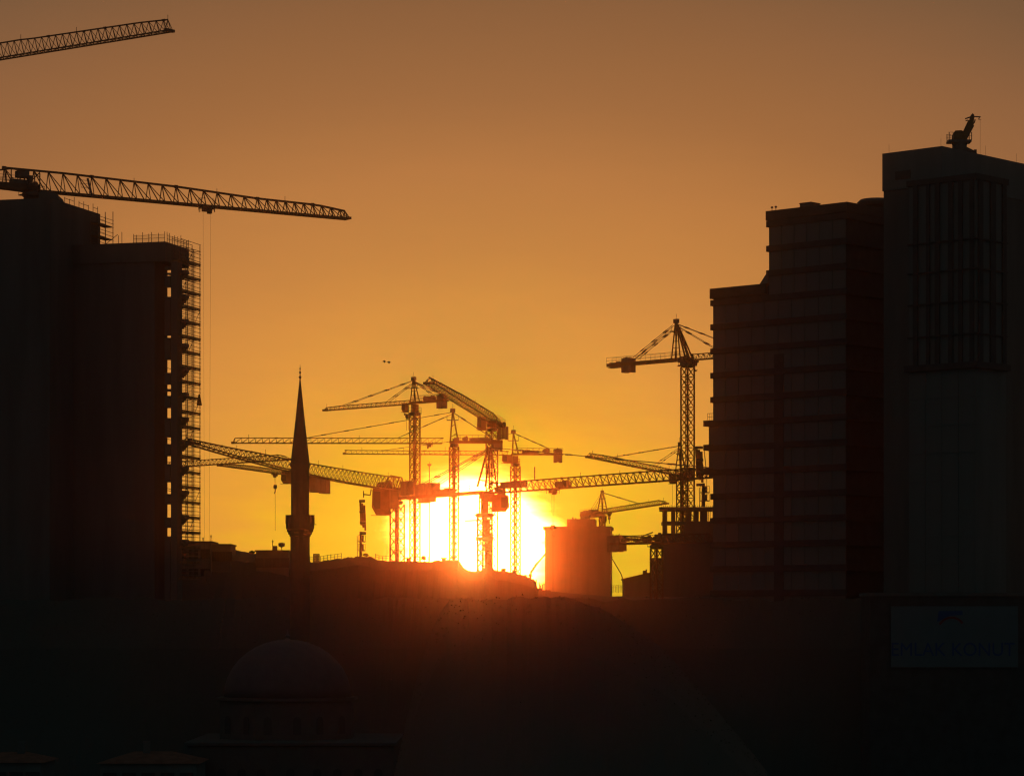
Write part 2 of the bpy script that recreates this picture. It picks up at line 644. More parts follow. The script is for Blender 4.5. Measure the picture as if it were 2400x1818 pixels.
    def counter(self, px_end, th=0.35, wd=1.3, rail=True, lattice_h=0.0):
        th, wd = th * self.k, wd * self.k
        t1 = self.t(px_end)
        m = MB()
        n = 7
        for s in (-1, 1):
            m.bar(self.ax(0.8, th / 2, s * wd / 2), self.ax(t1, th / 2, s * wd / 2), 0.2, th)
        for k in range(n + 1):
            q = t1 * k / n
            m.bar(self.ax(q, th * 0.5, -wd / 2), self.ax(q, th * 0.5, wd / 2), 0.12)
        m.box(self.ax(t1 * 0.5, th * 0.95), (abs(t1) * 0.98, wd * 0.9, 0.06), self.u)
        m.build("counter_jib", self.paint, self.root)
        if rail:
            m = MB()
            for s in (-1, 1):
                for dz in (0.5, 1.0):
                    m.bar(self.ax(0, th + dz, s * wd * 0.55), self.ax(t1, th + dz, s * wd * 0.55), 0.045)
                for k in range(9):
                    q = t1 * k / 8
                    m.bar(self.ax(q, th, s * wd * 0.55), self.ax(q, th + 1.0, s * wd * 0.55), 0.045)
            m.build("handrail", STEEL, self.root)
        return self

    def block(self, name, px0, px1, y0, y1, depth, m=None, slabs=1, lat=0.0, facing=False, t_=None):
        """a box between pixel columns and rows on the crane's axis; facing: square to the camera"""
        cpx = (px0 + px1) / 2
        depth = depth * self.k
        t_ = self.t(cpx) if t_ is None else t_ * self.k
        if facing:
            Dd = (self.R + self.u * t_).y
            a = at(cpx, y0, Dd)
            ux = Vector((1, 0, 0))
            ln = wid(px1 - px0, Dd)
        else:
            a = self.pt(cpx, y0, lat)
            ux = self.u
            ln = abs(self.t(px1) - self.t(px0))
        z0 = CZ + (HY - y1) / F * a.y
        z1 = CZ + (HY - y0) / F * a.y
        for k in range(slabs):
            mb = MB()
            w1 = ln / slabs
            c = Vector((a.x, a.y, (z0 + z1) / 2)) + ux * ((k + 0.5) * w1 - ln / 2)
            dz = (0.0 if slabs == 1 else 0.12 * (k % 2))
            mb.box(c + Vector((0, 0, dz)), (w1 * (0.93 if slabs > 1 else 1), depth, z1 - z0), ux)
            if name == "counterweight":
                mb.bar(c + Vector((0, 0, (z1 - z0) / 2 + dz)) - self.n * depth * 0.3, c + Vector((0, 0, (z1 - z0) / 2 + 0.25 + dz)) - self.n * depth * 0.3, 0.12)
            mb.build(name, m or BALL, self.root)
        return self

    def house(self, name, px0, px1, y0, y1, depth, m=None, facing=True, t_=None):
        """machinery house / winch: body with drum, feet and lifting eyes"""
        cpx = (px0 + px1) / 2
        depth = depth * self.k
        t_ = self.t(cpx) if t_ is None else t_ * self.k
        Dd = (self.R + self.u * t_).y
        a = at(cpx, (y0 + y1) / 2, Dd)
        ux = Vector((1, 0, 0)) if facing else self.u
        ln = wid(px1 - px0, Dd) if facing else abs(self.t(px1) - self.t(px0))
        h = wid(y1 - y0, Dd)
        mb = MB()
        mb.box(a + ux * ln * 0.12 - Vector((0, 0, h * 0.06)), (ln * 0.74, depth, h * 0.84), ux)
        uy = Vector((-ux.y, ux.x, 0))
        mb.tube(a - ux * ln * 0.3 - uy * depth * 0.45, a - ux * ln * 0.3 + uy * depth * 0.45, min(h * 0.42, ln * 0.2), None, 12)
        mb.box(a + ux * ln * 0.25 + Vector((0, 0, h * 0.42)), (ln * 0.3, depth * 0.6, h * 0.16), ux)
        mb.box(a - Vector((0, 0, h * 0.47)), (ln, depth * 0.9, h * 0.07), ux)
        mb.build(name, m or GREY, self.root)
        return self

    def cab(self, px0, px1, y0, y1, depth=1.5, lat=-1.3, t_=None, face=-1):
        """operator's cab: slanted nose, glazed front and side"""
        cpx = (px0 + px1) / 2
        depth = depth * self.k
        t_ = self.t(cpx) if t_ is None else t_ * self.k
        p = self.R + self.u * t_
        Dd = p.y - 0.4
        a = at(cpx, (y0 + y1) / 2, Dd)
        L_, H_ = wid(px1 - px0, Dd), wid(y1 - y0, Dd)
        s = face
        prof = [(-0.5 * -s, -0.5), (0.28 * s, -0.5), (0.5 * s, -0.22), (0.46 * s, 0.42), (0.38 * s, 0.5), (-0.5 * s, 0.5)]
        prof = [(-0.5 * s, -0.5)] + prof[1:]
        pts = [a + Vector((x_ * L_, -depth / 2, z_ * H_)) for x_, z_ in prof]
        b = MB().prism(pts, (0, depth, 0))
        b.bar(a + Vector((-0.55 * L_, -depth * 0.55, -0.53 * H_)), a + Vector((0.55 * L_, -depth * 0.55, -0.53 * H_)), 0.1)
        c = b.build("cab", self.paint, self.root)
        wv = [(0.02 * s, -0.28), (0.30 * s, -0.3), (0.43 * s, -0.14), (0.40 * s, 0.36), (0.02 * s, 0.36)]
        MB().prism([a + Vector((x_ * L_, -depth / 2 - 0.03, z_ * H_)) for x_, z_ in wv], (0, 0.028, 0)).build("cab_window", GLASS, c)
        return self

    def apex(self, px, py, feet, wd=1.1, th=0.22, head=True):
        """cathead: A-frame from foot pixels to the top"""
        wd, th = wd * self.k, th * self.k
        A = self.pt(px, py)
        m = MB()
        tops, ft = [], []
        for fx, fy in feet:
            for s in (-1, 1):
                f = self.pt(fx, fy, s * wd / 2)
                m.bar(f, A + self.n * s * wd * 0.18, th)
                ft.append((f, A + self.n * s * wd * 0.18))
        n = 6
        for k in range(1, n):
            q = [f.lerp(a_, k / n) for f, a_ in ft]
            for i in range(0, len(q), 2):
                m.bar(q[i], q[i + 1], th * 0.4)
            if len(q) >= 4 and k % 2:
                m.bar(q[0], q[2], th * 0.4)
                m.bar(q[1], q[3], th * 0.4)
        m.build("cathead", self.paint, self.root)
        if head:
            h = MB()
            h.box(A + Vector((0, 0, 0.1)), (0.9, wd * 0.5, 0.7), self.u)
            h.bar(A + Vector((0, 0, 0.4)), A + Vector((0, 0, 1.3)), 0.06)
            zz = A.z - 1.6
            h.build("cathead_head", STEEL, self.root)
            h = MB()
            h.box(Vector((A.x, A.y, zz)), (2.0, wd * 1.1, 0.1), self.u)
            for sx in (-1, 1):
                q = Vector((A.x, A.y, zz)) + self.u * sx
                h.bar(q, q + Vector((0, 0, 0.9)), 0.06)
            h.build("cathead_platform", STEEL, self.root)
        self.A = A
        return self

    def tie(self, px, py, y_from=0.0, th=0.09, lats=(-0.35, 0.35), onjib=False, pins=3, fx=0.0):
        th = th * self.k
        for s in lats:
            a = self.A + Vector((0, 0, -y_from)) + self.u * fx
            q = (self.top_at(px) if onjib else self.pt(px, py)) + self.n * s
            a = a + self.n * s * 0.6
            m = MB()
            m.bar(a, q, th)
            for k in range(pins):
                c = a.lerp(q, (k + 0.7) / (pins + 0.5))
                d = (q - a).normalized()
                m.bar(c - d * 0.45, c + d * 0.45, th * 2.3)
            m.build("tie_bar", STEEL, self.root)
        return self

    def trolley(self, px, py, drop_y=None, len_px=12, hook=True, low_y=None, rope=0.045, spread=0.35):
        p = self.pt(px, py)
        L_ = wid(len_px, p.y)
        m = MB()
        for s in (-1, 1):
            m.bar(p + self.u * -L_ / 2 + self.n * s * 0.6, p + self.u * L_ / 2 + self.n * s * 0.6, 0.14)
            for e in (-1, 1):
                q = p + self.u * e * L_ * 0.45 + self.n * s * 0.6
                m.bar(q, q + Vector((0, 0, 0.45)), 0.12)
                m.bar(q, q - Vector((0, 0, L_ * 0.28)), 0.07)
        m.bar(p - self.n * 0.7, p + self.n * 0.7, 0.3)
        m.box(p - Vector((0, 0, 0.3)), (L_ * 0.6, 0.9, 0.35), self.u)
        m.box(p + self.u * L_ * 0.2 - Vector((0, 0, 0.55)), (L_ * 0.25, 0.6, 0.4), self.u)
        m.build("trolley", GREY, self.root)
        if drop_y:
            z = CZ + (HY - drop_y) / F * p.y
            r_ = MB()
            for s in (-1, 1):
                r_.bar(p + self.u * s * spread, Vector((p.x, p.y, z)) + self.u * s * max(0.22, spread * 0.6), rope)
            r_.build("hoist_rope", ROPE, self.root)
            if hook:
                hb = MB()
                c = Vector((p.x, p.y, z))
                hb.box(c, (0.75, 0.35, 0.5), self.u)
                hb.tube(c - self.n * 0.25 + Vector((0, 0, 0.15)), c + self.n * 0.25 + Vector((0, 0, 0.15)), 0.42, None, 10)
                hb.bar(c - Vector((0, 0, 0.2)), c - Vector((0, 0, 0.9)), 0.2)
                hb.bar(c - Vector((0, 0, 0.9)), c - Vector((0, 0, 1.2)) + self.u * 0.3, 0.16)
                hb.bar(c - Vector((0, 0, 1.2)) + self.u * 0.3, c - Vector((0, 0, 1.0)) + self.u * 0.55, 0.12)
                hb.build("hook_block", GREY, self.root)
                if low_y:
                    z2 = CZ + (HY - low_y) / F * p.y
                    MB().bar(c - Vector((0, 0, 1.1)), Vector((c.x, c.y, z2)), 0.06).build("sling", ROPE, self.root)
        return self


# --- the hazy group in front of the sun
c = Crane("mid-size crane with the tallest pointed cathead of the group around the sun", 500, 972.5, 946, (761.5, 962), YEL, k=1.05)
c.mast(24, 973).turn(14, 973, 948, 1.5).jib([(0, 0.66), (0.8, 0.62), (1, 0.5)], 1.2, 0.8, 0.1, 0.045, per=8)
c.counter(1046, 0.35, 1.1).block("counterweight", 1028, 1043, 925.6, 957, 1.1, None, 3).house("winch", 990, 1022, 927, 941, 1.0, GREY)
c.cab(941, 958, 945, 966, 1.3).apex(969.5, 889, [(966, 943), (979, 942)], 0.9, 0.2)
c.tie(804, 0, 0.2, 0.06, onjib=True, pins=4).tie(908, 0, 0.6, 0.06, onjib=True, pins=2).tie(1016, 926, 0.3, 0.06).tie(1036, 926, 0.3, 0.06, pins=2)
c.trolley(955, 972, 1008, 6, hook=False)

c = Crane("slender crane whose long level jib reaches behind the minaret, ties running down to it", 484, 1064.3, 1038.7, (545.5, 1038), YEL, k=1.05)
c.mast(21.5, 1047, 0.66).turn(13, 1047, 1039, 1.3).jib([(0, 0.85), (0.96, 0.85), (1, 0.8)], 1.15, 0.9, 0.1, 0.05, start=2.0, per=8)
c.counter(1178, 0.4, 1.2).block("counterweight", 1152, 1178, 1032, 1056, 1.2, None, 4).house("winch", 1061, 1077, 1024, 1038, 1.2).house("winch", 1083, 1097, 1022, 1036, 1.0)
c.block("electrics_box", 1100, 1149, 1026, 1033.5, 0.9, GREY)
c.apex(1061, 963, [(1055, 1037), (1072, 1025)], 0.9, 0.24)
c.tie(716, 0, 0.2, 0.06, onjib=True, pins=6).tie(931, 0, 0.5, 0.06, onjib=True, pins=3).tie(1150, 1024, 0.2, 0.1, pins=2)
c.trolley(1006, 1041, None, 16)

c = Crane("flat-top crane pointing its raised jib toward the camera above the sun", 496, 1153, 991, (1005.4, 898.7), RED, k=1.05)
c.mast(27, 1010, 0.8).jib([(0, 1.75), (0.5, 1.5), (1, 0.9)], 3.0, 1.5, 0.13, 0.055, start=-2, per=6)
c.turn(17, 1010, 990, 1.2)
c.counter(1174, 0.5, 1.6).block("counterweight", 1167, 1192, 1000, 1030, 1.8, None, 3, facing=True, t_=-15).house("machinery_house", 1140, 1168, 983, 1009, 1.6, GREY, t_=-4).house("winch", 1166, 1186, 989, 1002, 1.4, GREY, t_=-11)
c.cab(1118, 1139, 977, 1008, 1.6, t_=2)
m = MB()
for a, b in (((1152, 985), (1159, 971)), ((1159, 971), (1167, 988)), ((1159, 971), (1180, 996)), ((1163, 980), (1163, 996))):
    pa, pb = at(a[0], a[1], c.D + 1), at(b[0], b[1], c.D + 3)
    m.bar(pa, pb, 0.14)
m.build("rear_frame", RED, c.root)

c = Crane("farther crane with its ballast block hanging clear at the end of a long counter-jib", 530, 1208, 1066, (806.6, 1063), YEL, k=1.05)
c.mast(22.5, 1092, 0.6).turn(13, 1092, 1068, 1.3).jib([(0, 0.66), (1, 0.62)], 0.95, 0.8, 0.1, 0.045, start=1.5, per=8)
c.counter(1318, 0.3, 1.2).block("counterweight", 1298, 1317, 1053, 1084, 1.2, None, 3).house("winch", 1224, 1267, 1054, 1064, 1.1, facing=False).house("winch", 1271, 1288, 1050, 1063, 1.1)
c.cab(1176, 1201, 1066, 1085, 1.4).apex(1203, 1013, [(1201, 1064), (1215, 1064)], 1.0, 0.16)
c.tie(895, 0, 0.2, 0.05, onjib=True, pins=5).tie(1284, 1050, 0.1, 0.06, pins=4)

c = Crane("big crane standing right before the sun, jib rising slightly to the east past the roofs", 452, 1136, 1157, (1690, 1117), RED, k=1.05)
c.mast(34, 1211, 0.55, 0.2, 0.09).turn(24, 1211, 1160, 1.5).jib([(0, 1.55), (0.8, 1.5), (1, 1.2)], 1.75, 1.4, 0.14, 0.07, start=1.5, per=6)
c.counter(944, 0.5, 1.5).block("counterweight", 982, 1022, 1134, 1168, 1.6, None, 4).block("counterweight", 988, 1014, 1168, 1178, 1.4, None, 2)
c.house("machinery_house", 1024, 1060, 1144, 1161, 1.4, GREY, facing=False).block("electrics_box", 946, 962, 1128, 1160, 1.2, GREY)
c.house("slewing_gear", 1122, 1160, 1148, 1176, 1.8, GREY, t_=0).house("winch", 1158, 1186, 1134, 1160, 1.5, GREY, t_=2.5).block("ballast_box", 1180, 1228, 1128, 1143, 1.3, GREY)
c.cab(1154, 1194, 1160, 1198, 1.8, t_=2.6, face=1)
c.apex(1148, 1047, [(1128, 1140), (1156, 1147)], 1.4, 0.24, head=False)
c.tie(990, 1136, 0.2, 0.09, pins=3).tie(1022, 1138, 0.4, 0.07, pins=2).tie(1678, 0, 0.1, 0.1, onjib=True, pins=4)
c.trolley(1296, 1148, 1238, 30, low_y=1385).house("trolley_winch", 1303, 1333, 1126, 1143, 1.0, GREY, facing=False)
m = MB()
q = c.top_at(1253)
m.bar(q, q + Vector((0, 0, 2.1)), 0.2)
m.build("beacon_post", STEEL, c.root)
m = MB()
m.bar(at(1089, 1220, c.D + 0.0), at(1125, 1219, c.D + 0.0), 0.25)
m.bar(at(1089, 1220, c.D + 0.9), at(1125, 1219, c.D + 0.9), 0.12)
m.build("access_gangway", STEEL, c.root)
m = MB()
for k in range(4):
    p = at(1159 + k * 11, 1172 + 9 * (k % 2), c.D + -1.4)
    m.bar(p, p + Vector((0.9, 0, 0.2)), 0.08)
    m.bar(p, p + Vector((0, 0, 0.8)), 0.06)
m.bar(at(1150, 1199, c.D + -1.4), at(1194, 1190, c.D + -1.4), 0.1)
m.build("cab_platform", STEEL, c.root)
m = MB()
m.box(at(1136, 1262, c.D + 0.0), (2.9, 2.9, 0.5))
m.bar(at(1125, 1254, c.D + 0.0), at(1158, 1254, c.D + 0.0), 0.2)
m.build("climbing_collar", GREY, c.root)
m = MB()
m.tube(at(1140, 1215, c.D + 1.0), at(1146, 1345, c.D + 1.0), 0.55, 0.6, 10)
m.build("lift_shaft", GREY, c.root)

c = Crane("flat-top crane with bulky cab, its drooping jib passing behind the minaret to the scaffolding", 508, 931, 1150, (435, 1078), RED, Dtip=508 * 300 / 372, k=1.05)
c.mast(33, 1181, 0.7, 0.17).turn(18, 1181, 1152, 1.2).jib([(0, 2.3), (0.3, 2.1), (0.7, 1.5), (1, 0.55)], 2.1, 1.5, 0.14, 0.06, start=-1, camber=2.55, per=6)
c.counter(962, 0.6, 1.7, rail=False).block("counterweight", 941, 963, 1128, 1168, 1.8, None, 2, facing=True, t_=-8)
c.cab(872, 914, 1143, 1206, 2.2, t_=4.5).block("machinery_house", 913, 935, 1143, 1192, 2.0, GREY, facing=True, t_=1).house("winch", 882, 921, 1126, 1150, 1.6, GREY, t_=3.0)
m = MB()
for a, b in (((905, 1128), (915, 1114)), ((915, 1114), (942, 1119)), ((942, 1119), (930, 1150)), ((942, 1119), (948, 1146)), ((922, 1116), (925, 1150)), ((925, 1150), (936, 1118)),
             ((948, 1146), (962, 1156)), ((870, 1146), (868, 1160)), ((868, 1160), (852, 1158)), ((852, 1150), (852, 1166))):
    for dd in (-0.7, 0.7):
        m.bar(at(a[0], a[1], c.D - 2 + dd), at(b[0], b[1], c.D - 2 + dd), 0.2)
m.build("rear_frame", RED, c.root)

c = Crane("small crane half hidden behind the minaret, cab on one side and ballast on the other", 570, 703, 1117, (515, 1091), YEL, k=1.05)
c.mast(22, 1135, 0.7).jib([(0, 0.9), (0.7, 0.75), (1, 0.35)], 1.1, 0.9, 0.1, 0.06, per=8).turn(13, 1135, 1118, 1.2)
c.counter(768, 0.5, 1.2, rail=False).block("counterweight", 731, 767, 1121, 1155, 1.4, None, 3).cab(659, 684, 1104, 1133, 1.6)
c.trolley(645, 1110, 1142, 12, low_y=1243)

c = Crane("crane mostly behind the scaffolded tower, lattice jib reaching out eastward toward the minaret", 540, 352, 1098, (680, 1076.6), YEL)
c.mast(22, 1115, 0.7).jib([(0, 0.95), (0.93, 0.95), (1, 0.3)], 1.2, 0.9, 0.11, 0.055, per=8, endcut=1.5).turn(13, 1115, 1100, 1.2)
c.counter(290, 0.4, 1.2).block("counterweight", 292, 312, 1095, 1125, 1.3, None, 3)

# --- cranes by the stepped block
c = Crane("tall crane beside the stepped block, mast clear against the sky, counter-jib toward the sun", 478, 1611.5, 845, (1752, 833), YEL)
c.mast(31, 860, 0.75, 0.17, 0.075).turn(20, 860, 846, 1.3).jib([(0, 0.95), (0.05, 0.95), (1, 0.9)], 1.2, 1.0, 0.12, 0.06, start=1.0)
c.counter(1428, 0.55, 1.2).block("counterweight", 1462, 1484, 840, 873, 1.3, None, 3).house("winch", 1429, 1459, 848, 862, 1.1, GREY, facing=False)
c.house("machinery_house", 1588, 1612, 832, 858, 1.4, GREY, t_=-0.6)
c.apex(1585, 754, [(1578, 846), (1590, 845)], 1.0, 0.22)
c.apex(1588, 762, [(1612, 842), (1619, 841)], 1.0, 0.2, head=False)
c.A = c.pt(1585, 757)
c.tie(1487, 838, 0.3, 0.07, pins=3, fx=-0.6).tie(1492, 842, 1.1, 0.07, pins=3, fx=-0.8).tie(1745, 0, 0.1, 0.07, onjib=True, pins=4).tie(1690, 0, 0.4, 0.07, onjib=True, pins=2)
c.trolley(1628, 847, 853, 10)

c = Crane("shorter crane before the tall mast, its raised jib aimed toward the camera", 505, 1599, 1116, (1380, 1071), RED)
c.mast(26, 1122, 0.6).jib([(0, 0.8), (0.8, 0.78), (1, 0.6)], 2.2, 1.0, 0.11, 0.05, start=1.0, per=8).turn(15, 1122, 1118, 1.3)
c.counter(1618, 0.4, 1.2, rail=False).block("counterweight", 1604, 1626, 1098, 1128, 1.3, None, 2, facing=True, t_=-11).cab(1567, 1584, 1110, 1133, 1.4, t_=4)
c.house("winch", 1598, 1622, 1100, 1116, 1.2, GREY, t_=-4)
c.apex(1593, 1042, [(1588, 1115), (1601, 1108)], 0.9, 0.18)
c.tie(1437, 0, 0.2, 0.06, onjib=True, pins=4).tie(1534, 0, 0.6, 0.06, onjib=True, pins=2)
MB().bar(at(1575.7, 1133, 498), at(1575.7, 1190, 498), 0.05).build("hoist_rope", ROPE, c.root)

c = Crane("low crane between the square block and the bare concrete frame, short mast, heavy ballast", 432, 1539, 1274, (1668, 1270), RED, k=1.0)
c.mast(28, 1285, 0.78, 0.17).turn(20, 1285, 1275, 1.3).jib([(0, 1.3), (1, 1.2)], 1.5, 1.2, 0.13, 0.08, start=0.5)
c.counter(1431, 0.35, 1.3).block("counterweight", 1431, 1460, 1256, 1293, 1.5, None, 4).house("machinery_house", 1503, 1528, 1254, 1274, 1.4, GREY).house("winch", 1528, 1552, 1248, 1276, 1.6, GREY, t_=0.2)
m = MB()
for k in range(14):
    a = 1460 + k * 3.4
    m.bar(c.pt(a, 1257 + 2 * rnd()), c.pt(a, 1268), 0.09)
    m.box(c.pt(a + 1.5, 1262 + 5 * rnd()), (0.2, 0.8, 0.25 + 0.3 * rnd()), c.u)
m.bar(c.pt(1460, 1256), c.pt(1508, 1258), 0.22)
m.bar(c.pt(1500, 1258), c.pt(1530, 1247), 0.16)
m.build("rope_drums", GREY, c.root)

# ---------------------------------------------------------------- square block under construction (with its small roof crane)
D = 720
bl = thing("concrete_block", "square windowless concrete block with overhanging roof slab just east of the sun", "building", at(1353, HY, D) - Vector((0, 0, CZ - GZ)), None)
fr = Frame(1430, D, 4)
u1 = fr.u_at(1277)
zt = fr.z_at(1240)
fr.box(MB(), 0, u1, 0, 14, GZ - 0.5, zt).build("wall", CONC, bl)
fr.box(MB(), -0.4, u1 + 0.45, -0.4, 14.4, zt, zt + 0.75).build("roof_slab", CONC, bl)
m = MB()
fr.box(m, fr.u_at(1394), fr.u_at(1328), 2, 12, zt + 0.75, fr.z_at(1215))
m.build("roof_house", CONC, bl)
m = MB()
for px, h in ((1341, 0.5), (1348, 0.3), (1300, 0.3), (1372, 0.6), (1380, 0.9)):
    p = fr.P(fr.u_at(px), 3, fr.z_at(1215) if px > 1328 else zt + 0.65)
    m.box(p + Vector((0, 0, h / 2)), (0.35, 0.35, h))
m.build("starter_bars", STEEL, bl)

c = Crane("little crane standing on the roof of the square concrete block", 475, 1411.5, 1203, (1561, 1180), YEL, base=fr.z_at(1234), k=1.53)
c.mast(13, 1212, 0.7).turn(14, 1213, 1204, 1.0).jib([(0, 0.68), (0.9, 0.68), (1, 0.3)], 1.5, 0.8, 0.09, 0.04, start=0.8, per=8)
c.counter(1367, 0.4, 1.1).block("counterweight", 1368, 1394, 1197, 1214, 1.2, None, 4).cab(1412, 1422, 1209, 1224, 1.2, face=1)
c.house("winch", 1394, 1406, 1203, 1212, 1.0, GREY)
c.apex(1411.5, 1153, [(1406, 1202), (1418, 1202)], 0.9, 0.15)
c.tie(1497, 0, 0.1, 0.06, onjib=True, pins=1).tie(1396, 1200, 0.1, 0.035, pins=0).tie(1384, 1200, 0.1, 0.035, pins=0)
c.trolley(1428, 1203, 1215, 6)

# ---------------------------------------------------------------- bare concrete frame in front of the stepped block
D = 455
hb = thing("open_storey_building", "bare concrete frame with open storeys and daylight between its columns", "building", (at(1620, HY, D).x, D, GZ), None)
X = lambda px: (px - 1200) / F * D
Z = lambda py: CZ + (HY - py) / F * D


def fbox(px0, px1, y0, y1, d0, d1, nm, m_=CONC):
    mb = MB()
    x0, x1 = X(px0), X(px1)
    mb.hexa([(x0, D + d0, Z(y1)), (x1, D + d0, Z(y1)), (x1, D + d1, Z(y1)), (x0, D + d1, Z(y1)),
             (x0, D + d0, Z(y0)), (x1, D + d0, Z(y0)), (x1, D + d1, Z(y0)), (x0, D + d1, Z(y0))])
    return mb.build(nm, m_, hb)


fbox(1549, 1690, 1188, 1196, -0.6, 5.0, "roof_slab")
fbox(1553, 1690, 1221, 1229, 0, 4.4, "floor_slab")
fbox(1553, 1690, 1249, 1420, 0, 4.4, "wall")
for a, b in ((1553, 1564), (1573.5, 1583), (1608, 1621), (1627, 1635), (1641, 1656), (1671, 1690)):
    fbox(a, b, 1196, 1221, 0, 1.0, "column")
for a, b in ((1553, 1564), (1573.5, 1583), (1603, 1690)):
    fbox(a, b, 1229, 1249, 0, 1.0, "column")
for k in range(16):
    px = random.choice((1586, 1590, 1594, 1598, 1602, 1605, 1624, 1638, 1659, 1662, 1666))
    lo = rnd() < 0.4 and px < 1603
    o = MB()
    x0 = X(px + rnd() * 2)
    o.bar((x0, D + 2 + rnd(), Z(1249 if lo else 1221)), (x0, D + 2 + rnd() * 1.2, Z(1229 if lo else 1196)), 0.1)
    o.build("prop", STEEL, hb)
m = MB()
for k in range(30):
    px = 1551 + k * 4.4
    m.bar((X(px), D + 0.1, Z(1188)), (X(px), D + 0.1, Z(1185 - 3 * rnd())), 0.07)
m.bar((X(1548), D - 0.3, Z(1190)), (X(1548), D + 2, Z(1190)), 0.3)
m.build("starter_bars", STEEL, hb)
# folded placing boom on that frame, and one by the minaret
def placing_boom(label, D, px0, px1, y0, y1, foot_px, foot_y, twin=True):
    t = thing("placing_boom", label, "concrete boom", at((foot_px[0] + foot_px[1]) / 2, foot_y, D), "folded concrete placing booms")
    cx = (px0 + px1) / 2
    wv = wid(px1 - px0, D)
    a, b = at(cx - 1, y0, D), at(cx + 1.5, y1, D)
    n = 3
    for k in range(n):
        off = Vector(((k - 1) * wv * 0.33, 0.15 * k, 0))
        MB().bar(a + off + Vector((0, 0, -0.3 * k)), b + off + Vector((0, 0, 0.4 * (n - k))), wv * 0.3, 0.55).build("boom_arm", RED, t)
    for k in range(4):
        m = MB()
        p = a.lerp(b, k / 3)
        m.tube(p - Vector((wv * 0.5, 0.45, 0)), p + Vector((wv * 0.5, -0.45, 0)), 0.22, None, 8)
        m.build("boom_hinge", GREY, t)
    f0 = at((foot_px[0] + foot_px[1]) / 2, foot_y, D)
    f1 = at((foot_px[0] + foot_px[1]) / 2, y1 - 4, D)
    wf = wid(foot_px[1] - foot_px[0], D)
    MB().tube(f0, f1, wf * 0.5, wf * 0.42, 10).build("column", GREY, t)
    for k in (0.25, 0.6):
        m = MB()
        p = f0.lerp(f1, k)
        m.box(p + Vector((wf * 0.4, 0, 0)), (wf * 2.4, 1.2, 0.12))
        for e in (-1, 1):
            q = p + Vector((wf * 0.4 + e * wf * 1.15, -0.5, 0))
            m.bar(q, q + Vector((0, 0, 1.0)), 0.06)
        m.bar(p + Vector((wf * -0.75, -0.5, 1.0)), p + Vector((wf * 1.55, -0.5, 1.0)), 0.05)
        m.box(p + Vector((wf * 0.7, 0, 0.5)), (wf * 0.6, 0.8, 0.9))
        m.build("service_platform", STEEL, t)
    m = MB()
    m.bar(at(foot_px[0] - 5, y1 + 6, D - 0.5), at(foot_px[0] - 4, foot_y, D - 0.5), 0.1)
    if twin:
        m.bar(at(px1 + 2, y0 + 2, D - 0.3), at(px1 + 8, y1 - 26, D - 0.3), 0.12)
        m.bar(at(px1 + 8, y1 - 26, D - 0.3), at(px1 + 9, y1 + 24, D - 0.3), 0.08)
    m.build("delivery_pipe", STEEL, t)
    return t


placing_boom("tall folded placing boom upright on the bare concrete frame beside the stepped block", 457, 1630, 1648, 1049, 1136, (1644, 1653), 1187)
placing_boom("folded placing boom standing alone on the ridge between minaret and sun", 439, 843, 857, 1174, 1249, (842, 849), 1305, twin=False)

# ---------------------------------------------------------------- stepped apartment block and tower on the east side
PHI = 42
A = Frame(1983.5, 372, PHI)
uE = A.u_at(1803)      # step between high and low part
uW = A.u_at(1672)      # west end of low part
zH, zL = A.z_at(480.5), A.z_at(683, uW)
ab = thing("stepped_apartment_block", "stepped apartment block with dark floor bands and two roof heights beside the tallest tower", "building", A.P(uE, 0, 0), None)
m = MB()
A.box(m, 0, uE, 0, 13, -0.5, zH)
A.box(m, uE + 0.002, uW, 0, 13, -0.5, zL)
m.build("wall", CONC_D, ab)  # dark in the joints; on the bare east face the colour paints in shade
fl = 57.0 * 384 / F
bt = 0.78
z = zH - 1.75
k = 0
m_win = MB()
winw, winh = 1.5, 1.35
fm = MB()
for (x0, x1, z0, z1) in ((-winw / 2, winw / 2, -0.08, 0.0), (-winw / 2, winw / 2, winh, winh + 0.08), (-winw / 2 - 0.08, -winw / 2, -0.08, winh + 0.08), (winw / 2, winw / 2 + 0.08, -0.08, winh + 0.08), (-0.03, 0.03, 0, winh)):
    fm.hexa([(x0, -0.1, z0), (x1, -0.1, z0), (x1, -0.004, z0), (x0, -0.004, z0), (x0, -0.1, z1), (x1, -0.1, z1), (x1, -0.004, z1), (x0, -0.004, z1)])
FRAME_ME = fm.mesh("window_frame", CONC_D)
pm = MB()
pm.hexa([(-winw / 2, -0.05, 0), (winw / 2, -0.05, 0), (winw / 2, -0.006, 0), (-winw / 2, -0.006, 0), (-winw / 2, -0.05, winh), (winw / 2, -0.05, winh), (winw / 2, -0.006, winh), (-winw / 2, -0.006, winh)])
PANE_ME = pm.mesh("window_pane", GLASS)


def window(parent, pos, rz, sc=(1, 1, 1)):
    w_ = put("window", FRAME_ME, parent, pos, rz, sc)
    w_['_w'] = tuple(pos)
    p_ = bpy.data.objects.new("window_pane", PANE_ME)
    COL.objects.link(p_)
    p_.parent = w_
    return w_


